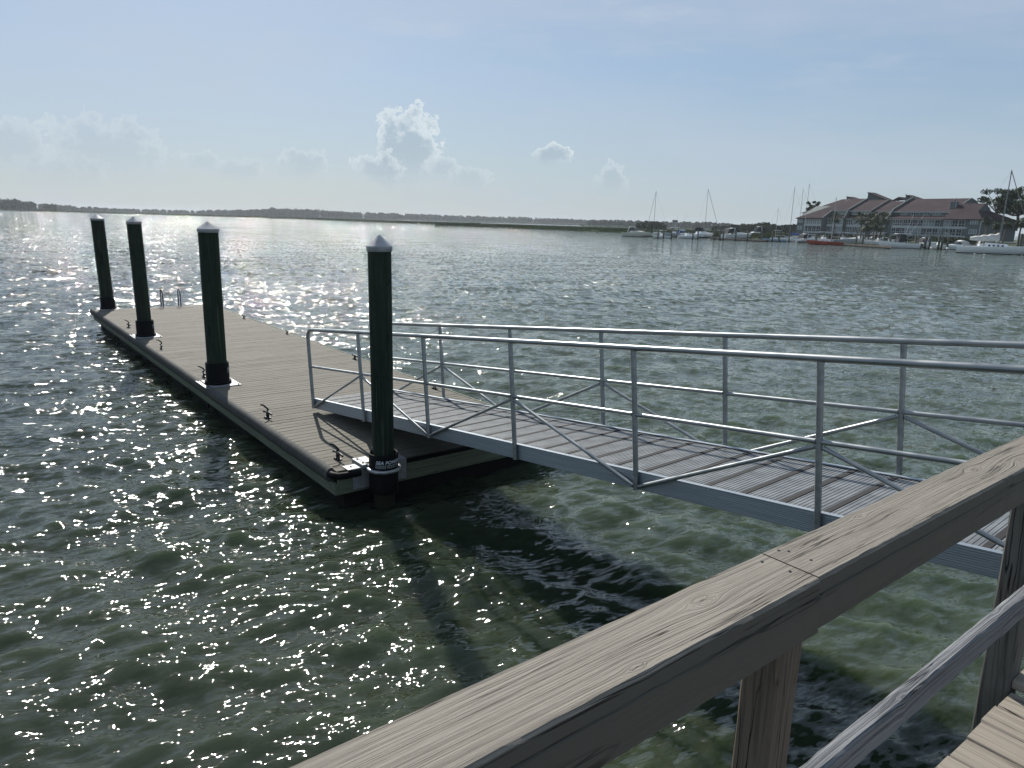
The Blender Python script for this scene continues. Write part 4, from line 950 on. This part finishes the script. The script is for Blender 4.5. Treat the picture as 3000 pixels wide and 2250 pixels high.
def sailboat(px0, px1, py, bow, label, hm=None, cover=None, mpx=None, mtop=None, mmat=None, boot=None, skew=0, jib=None, cabin=None, rake=0, cov_h=.45, mast_r=.075):
    e, L = place(px0, px1, py, bow, label, 'sailboat', 'sailboats moored in the marina', skew, 'sailboat'); B = L*.30; fb = L*.105; bh = L*.14
    mb, R = hull_mb(L, B, fb, bh, stern=.62, rake=.07); mb.build('hull', hm or M_hull, e); stripe_mb(R, -.06, .12).build('boot_stripe', boot or M_boot, e)
    c = MB(); z = fb*.95; hc = L*.06
    c.add([(-.12*L, -B*.30, z), (.22*L, -B*.16, z+.1), (.22*L, B*.16, z+.1), (-.12*L, B*.30, z), (-.12*L, -B*.26, z+hc*1.3), (.18*L, -B*.13, z+hc), (.18*L, B*.13, z+hc), (-.12*L, B*.26, z+hc*1.3)],
          [(0, 1, 5, 4), (1, 2, 6, 5), (2, 3, 7, 6), (3, 0, 4, 7), (4, 5, 6, 7)]); cab = c.build('cabin', cabin or M_hull, e)
    for i in range(4):
        for sg in (-1, 1):
            x = -.07*L+i*.06*L; yb = (B*.285-(B*.13)*(x+.12*L)/(.34*L))*sg
            MB().box(x, x+.03*L, min(yb, yb+.02*sg), max(yb, yb+.02*sg), z+hc*.35, z+hc*.75).build('port_light', M_glass, cab)
    ci = e.matrix_world.inverted(); d = hypot(e.matrix_world.translation.x, e.matrix_world.translation.y)
    base_px, top_px = mpx; pb = at_dist(base_px, py, d); x0 = (ci @ Vector((pb.x, pb.y, 0))).x; x0 = max(-.2*L, min(.2*L, x0))
    zt = at_dist(top_px, mtop, d).z
    xt = x0-bow*0+rake
    m = MB().tube([(x0, 0, fb), (x0+(xt-x0)*.5, 0, zt*.5), (xt, 0, zt)], mast_r, 8, r2=mast_r*.7)
    for zz in ((.55,) if L < 9.5 else (.42, .70)): m.tube([(x0, -B*.36, zt*zz), (x0, B*.36, zt*zz)], .035, 5)
    m.tube([(x0, -.15, zt), (x0, .25, zt+.05)], .02, 4); m.tube([(x0-.1, 0, zt), (x0-.1, 0, zt+.6)], .012, 4)
    m.build('mast', mmat or M_mast, e)
    bl = x0+.40*L
    MB().tube([(x0, 0, z+hc+.75), (x0-.40*L, 0, z+hc+.80)], .06, 6).build('boom', M_wmast, e)
    if cover:
        cv = MB(); n = 12; vs_ = []
        for i in range(n+1):
            t = i/n; x = x0+.02-.41*L*t; hgt = cov_h*(1.35-.85*t)*(1+.12*sin(i*2.1)); sag = -.12*sin(pi*t)
            vs_ += [(x, -.16, z+hc+.62+sag), (x, -.13, z+hc+.72+hgt*.6), (x, 0, z+hc+.78+hgt), (x, .13, z+hc+.72+hgt*.6), (x, .16, z+hc+.62+sag)]
        cv.add(vs_, [(i*5+k, i*5+k+1, (i+1)*5+k+1, (i+1)*5+k) for i in range(n) for k in range(4)], True); cv.build('sail_cover', cover, e)
    st = MB(); ww = .014
    st.tube([(xt, 0, zt-.1), (L*.5*1.05, 0, bh+.05)], jib or ww, 6 if jib else 4); st.tube([(xt, 0, zt-.1), (-L*.48, 0, fb+.1)], ww, 4)
    for sg in (-1, 1): st.tube([(xt, 0, zt-.2), (x0, sg*B*.36, zt*.55), (x0-.1, sg*B*.46, fb)], ww, 4)
    st.build('rigging', M_mast if jib else M_wire, e)
    rl = MB()
    for sg in (-1, 1):
        rl.tube([(L*.48, 0, bh+.55), (.30*L, sg*B*.28, bh+.5), (0, sg*B*.47, fb+.6), (-.3*L, sg*B*.44, fb+.6), (-.47*L, sg*B*.32, fb+.6)], .018, 4)
        for t in (.30, .1, -.1, -.3, -.46): rl.tube([(t*L, sg*B*(.28 if t == .3 else .45 if t > -.4 else .33), fb), (t*L, sg*B*(.28 if t == .3 else .45 if t > -.4 else .33), fb+.6)], .015, 4)
    rl.build('lifeline', M_steel, e)
    return e
# left group
cruiser(1829, 1893, 694, 1, 'white cabin cruiser at the left end of the marina', canvas=None, hm=M_cream, skew=-0.85)
sailboat(1893, 1962, 692, -1, 'leftmost sailboat, mast rising just right of the end cruiser', mpx=(1913, 1923), mtop=560, jib=.05, hm=M_cream)
center_console(1914, 1962, 698, -1, 'small white fishing boat with pale flat top beside the leftmost mast', top=M_hull, nm=2, skew=0.5)
center_console(1945, 2000, 694, -1, 'fishing boat with a tall tower and two slanting outriggers', top=M_hull, nm=0, tower=True, rods=2, hm=M_greyh, skew=0.7)
cruiser(1984, 2022, 695, 1, 'cruiser with blue canvas top between two dock pilings', canvas=M_canvas_blue, skew=-0.95)
center_console(1984, 2045, 699, 1, 'low white open boat with big black outboard at its left end', nm=2, skew=0.35)
cruiser(2022, 2082, 696, 1, 'white cabin boat with squared hard top under the second mast', canvas=None, arch=False, hi=1.4, skew=0.8)
sailboat(2035, 2105, 693, 1, 'sailboat with tall dark mast and rolled jib right of the fishing tower', mpx=(2063, 2075), mtop=554, jib=.065)
center_console(2040, 2072, 698, -1, 'small dark tender with outboard beside the white cabin boat', hm=M_canvas_dark, nm=1)
center_console(2092, 2125, 694, 1, 'little grey boat behind the long low dock', hm=M_greyh, top=M_hull, nm=1, skew=0.8)
cruiser(2118, 2192, 699, 1, 'express cruiser with dark canvas behind the long low dock', canvas=M_canvas_dark, skew=0.75)
cruiser(2186, 2240, 698, -1, 'pilothouse boat with dark windows at the right end of the low dock', canvas=M_canvas_dark, hi=1.9, skew=0.8)
sailboat(2236, 2302, 708, -1, 'small low sailboat with pale blue hull and short thin mast', mpx=(2270, 2284), mtop=610, hm=M_blueh, mmat=M_wmast, mast_r=.05)
sailboat(2288, 2368, 708, -1, 'sailboat with blue sail cover and dark mast left of the condominium', mpx=(2310, 2327), mtop=548, cover=M_canvas_blue, mmat=M_mast)
sailboat(2306, 2400, 706.5, -1, 'sailboat with bright blue cover whose grey mast is the middle of three', mpx=(2336, 2353), mtop=553, cover=M_canvas_blue, mmat=M_wmast, hm=M_greyh)
sailboat(2325, 2420, 709.5, -1, 'grey hulled sailboat with the tallest pale mast before the left roof', mpx=(2352, 2371), mtop=538, mmat=M_wmast, hm=M_greyh)
sailboat(2372, 2465, 718, -1, 'red hulled sailboat with white cabin and pale mast', mpx=(2433, 2448), mtop=577, hm=M_redh, boot=M_redh, mmat=M_wmast)
center_console(2380, 2440, 712, -1, 'boat with long pale flat top behind the red sailboat', top=M_hull, nm=1, motor=M_motorw, skew=0.7)
center_console(2440, 2500, 714, 1, 'white open boat with pale top right of the red sailboat', top=M_hull, hm=M_greyh, nm=1, skew=-0.8)
center_console(2480, 2560, 715, 1, 'white fishing boat with dark top behind the long wooden dock', top=M_canvas_dark, nm=2, skew=0.9)
sailboat(2495, 2560, 714, -1, 'small sailboat with thin mast before the palm cluster', mpx=(2512, 2518), mtop=602, mmat=M_wmast, mast_r=.05)
center_console(2540, 2610, 718, 1, 'open boat with grey outboards at the end of the wooden dock', top=M_hull, nm=2, motor=M_motorw, skew=-0.8)
center_console(2583, 2685, 727, -1, 'large white fishing boat with pale top and dark windscreen curtain', top=M_hull, nm=3, curtain=True, motor=M_motor, rods=2, skew=0.45)
cruiser(2690, 2745, 724, 1, 'white boat in the shade of the big pilings', canvas=M_canvas_dark, skew=0.9)
center_console(2712, 2785, 730, -1, 'low white runabout with round white fenders', nm=1, hm=M_hull, skew=0.5)
cruiser(2770, 2832, 732, -1, 'white boat half hidden behind the stern of the big sailboat', canvas=M_canvas_white, skew=0.8)
center_console(2835, 2900, 733, -1, 'small boat under a pale awning behind the big sailboat', top=M_hull, nm=1, skew=0.7)
cruiser(2560, 2606, 719, -1, 'small cabin cruiser behind the end of the wooden dock', skew=.9)
center_console(2622, 2668, 719, 1, 'white boat with pale top behind the large fishing boat', top=M_hull, nm=1, skew=-.8)
cruiser(2340, 2392, 711, 1, 'white cabin boat between the blue covers and the red sailboat', skew=.9, canvas=M_canvas_dark)
center_console(2900, 2948, 734, 1, 'white boat with flat top beyond the mast of the big sailboat', top=M_canvas_white, nm=1, skew=.7)
cruiser(2462, 2500, 713, -1, 'little white cuddy boat left of the dark topped fishing boat', skew=.8)
center_console(2250, 2300, 700, -1, 'open boat with pale top behind the pale blue sailboat', top=M_hull, nm=1, skew=.6)
sb = sailboat(2816, 2996, 744, 1, 'big white sailboat with white sail cover and tall dark mast', cover=M_canvas_white, mpx=(2921, 2952), mtop=499, jib=.07, cov_h=.95, mast_r=.12)
center_console(2962, 3030, 737, -1, 'white motorboat cut by the right picture edge', nm=1, skew=0.5)
# black stern cluster, fenders, dinghy hanging astern
def sphere(name, px, py, d, r, m, label, cat, group=None):
    p = at_dist(px, py, d); o = MB().lathe([(r*sin(a)+.0001, -r*cos(a)) for a in np.linspace(0, pi, 9)], 14).build(name, m); o.location = p
    if label: tag(o, label, cat, group)
    return o
sphere('fender', 2728, 726.5, 178, .24, M_hull, 'left round white fender on the low runabout', 'fender', 'round white fenders')
sphere('fender', 2775, 728, 178, .24, M_hull, 'right round white fender on the low runabout', 'fender', 'round white fenders')
for (px, py, lb) in ((2855, 745.5, 'left'), (2883, 747.5, 'middle'), (2993, 747.5, 'right')):
    p = on_water(px, py); o = MB().lathe([(.13*sin(a)+.0001, -.13*cos(a)) for a in np.linspace(0, pi, 8)], 12).build('mooring_buoy', M_hull); o.location = (p.x, p.y, .1)
    tag(o, lb+'most of the small white buoys floating before the big sailboat' if lb != 'middle' else 'middle one of the small white buoys before the big sailboat', 'buoy', 'small white mooring buoys')
e, L = place(2795, 2822, 722, -1, 'grey dinghy hanging tilted at the stern of the big sailboat', 'dinghy', None, 0, 'dinghy')
e.location.z = 1.1; e.rotation_euler.x += .6; e.rotation_euler.y -= .5; mb, R = hull_mb(L*1.25, .95, .42, .5, z0=-.05); mb.build('hull', M_greyh, e); stripe_mb(R, .3, .42, .03).build('tube', M_canvas_white, e)

# ---- marina docks and pilings
def mdock(a, b, wid, label, z=.55):
    A, B_ = on_water(*a), on_water(*b); X = (B_-A); L = X.length; X.normalize(); Y = Vector((-X.y, X.x, 0))
    if Y.dot(Vector((A.x, A.y, 0))) < 0: Y = -Y; X = -X; A = B_
    e = empty('marina_dock', frame(X, Y, Vector((0, 0, 1)), (A.x, A.y, 0)), label=label, cat='dock', group='low wooden marina docks')
    r = random.Random(len(label)); mb = MB(); n = int(L/.6); me = None
    for i in range(n):
        if me is None: me = MB().box(0, .585, 0, wid, z-.05, z).build('deck_board', M_mdock, e); me.location = (0, 0, 0)
        else: copy(me, e, (i*.6, 0, r.uniform(-.01, .01)))
    MB().box(0, L, -.05, -.003, z-.38, z+.02).build('fascia_board', M_mdock, e)
    for k in range(int(L/3)): MB().box(k*3+.2, k*3+2.6, .05, wid-.05, -.4, z-.055).build('float_box', M_float, e)
    return e
mdock((2080, 700.5), (2243, 709.5), 2.0, 'long low dark dock in front of the dark canvas cruiser')
mdock((2463, 719.5), (2612, 729), 1.8, 'wooden dock running right from the red sailboat')
mdock((1893, 694.5), (2100, 697.5), 1.6, 'dock behind the left group of boats', .5)
mdock((2335, 711), (2460, 715), 1.8, 'dock behind the red sailboat', .5)
mdock((2640, 722), (2830, 731), 1.8, 'dock between the large fishing boat and the big sailboat', .5)
mdock((2960, 741), (3080, 747), 1.8, 'dark dock end at the right picture edge', .5)
PIL = [(1927.3, 667, 690, 'beside the leftmost mast'), (1943.5, 670, 692, 'right of the small flat topped boat'), (1966.8, 669, 696, 'in front of the fishing tower boat'), (2029.4, 669.6, 689, 'left of the squared hard top boat'),
       (2044, 672, 693, 'in front of the squared hard top boat'), (2091.6, 672, 698, 'at the left end of the long low dock'), (2108.5, 672, 697, 'second on the long low dock'), (2118, 673, 696, 'third on the long low dock'), (2154.5, 676, 700, 'before the dark canvas cruiser'),
       (2189, 673.5, 703, 'left of the pilothouse boat'), (2230, 674.6, 705, 'at the right end of the long low dock'), (2262, 676, 697, 'behind the pale blue sailboat'), (2282, 677, 694, 'thin one left of the blue sail covers'),
       (2311, 676, 706, 'with a black base at the foot of the dark mast'), (2390, 684, 700, 'behind the cabin of the red sailboat'), (2507, 680, 706, 'behind the dark topped boat'), (2526, 689, 717, 'on the wooden dock near the palms'), (2587, 687, 722, 'at the right end of the wooden dock'),
       (2606, 686, 712, 'between wooden dock and large fishing boat'), (2679, 688, 720, 'left of the two big ones behind the outboards'), (2686.5, 688, 722, 'right of the two big ones behind the outboards'), (2709, 690, 722, 'above the dark outboards'), (2722, 689, 716, 'thin one over the runabout'),
       (2748, 690, 712, 'before the shore stairs'), (2757, 690, 714, 'right of the shore stairs'), (2774, 692, 722, 'at the right fender of the runabout'), (2977, 684, 716, 'leftmost of the brown group at the right edge'), (2985, 684, 716, 'middle of the brown group at the right edge'), (2992, 686, 717, 'rightmost of the brown group at the right edge')]
pr = random.Random(4)
for (px, yt, yb, lb) in PIL:
    yb = max(yb, 697.5+(px-1927)*.03 if px < 2350 else np.interp(px, [2390, 2587, 2690, 2774, 2992], [711, 722, 727, 731, 742]))
    p = on_water(px-.3, yb+1.5); d = hypot(p.x, p.y); zt = at_dist(px, yt, d).z; r = .20+.05*pr.random()
    e = empty('marina_piling', Matrix.Translation((p.x, p.y, 0)), label='marina piling '+lb, cat='piling', group='dark wooden pilings of the marina')
    MB().lathe([(r, -1), (r, 0), (r*.95, zt-.05), (r*.85, zt), (0, zt)], 12).build('pole', M_mpile, e)
    MB().lathe([(r+.02, -.2), (r+.02, .5), (r, .52)], 12).build('waterline_band', M_float, e)
# ---- bird skimming the water
bp_ = at_dist(1673, 695, 130); bM = Matrix.Translation(bp_) @ Matrix.Rotation(2.9, 4, 'Z')
bird = empty('pelican', bM, label='dark pelican gliding low over the open water', cat='bird')
M_bird = mat('dark_feathers', (.03, .028, .025), .8)
MB().lathe([(.001, -.45), (.07, -.35), (.12, -.1), (.11, .12), (.05, .3), (.04, .42), (.055, .48), (.03, .54), (.012, .75), (.001, .78)], 10).build('body', M_bird, bird).rotation_euler = (pi/2, 0, 0)
for sg in (-1, 1):
    MB().add([(0, -.1, .05), (0, .14, .05), (sg*.35, .16, .20), (sg*.35, -.12, .19), (sg*.85, -.02, .02), (sg*.80, -.16, .02), (0, -.1, .02), (0, .14, .02), (sg*.35, .16, .17), (sg*.35, -.12, .16)],
             [(0, 1, 2, 3), (3, 2, 4, 5), (6, 9, 8, 7), (9, 5, 4, 8), (1, 7, 8, 2), (0, 3, 9, 6)]).build('wing', M_bird, bird)
# ---- the air between here and the far shore
hz = MB().box(-2600, 2200, -120, 3200, -3, 22).build('haze', mat('river_haze')); tag(hz, 'thin pale river haze', kind='stuff')
m = hz.data.materials[0]; m.use_nodes = True; m.node_tree.nodes.clear(); nt = m.node_tree
o_ = node(nt, 'ShaderNodeOutputMaterial'); pv = node(nt, 'ShaderNodeVolumePrincipled'); pv.inputs['Color'].default_value = (.86, .93, 1, 1); pv.inputs['Density'].default_value = .00012; pv.inputs['Anisotropy'].default_value = .2
nt.links.new(pv.outputs[0], o_.inputs['Volume'])
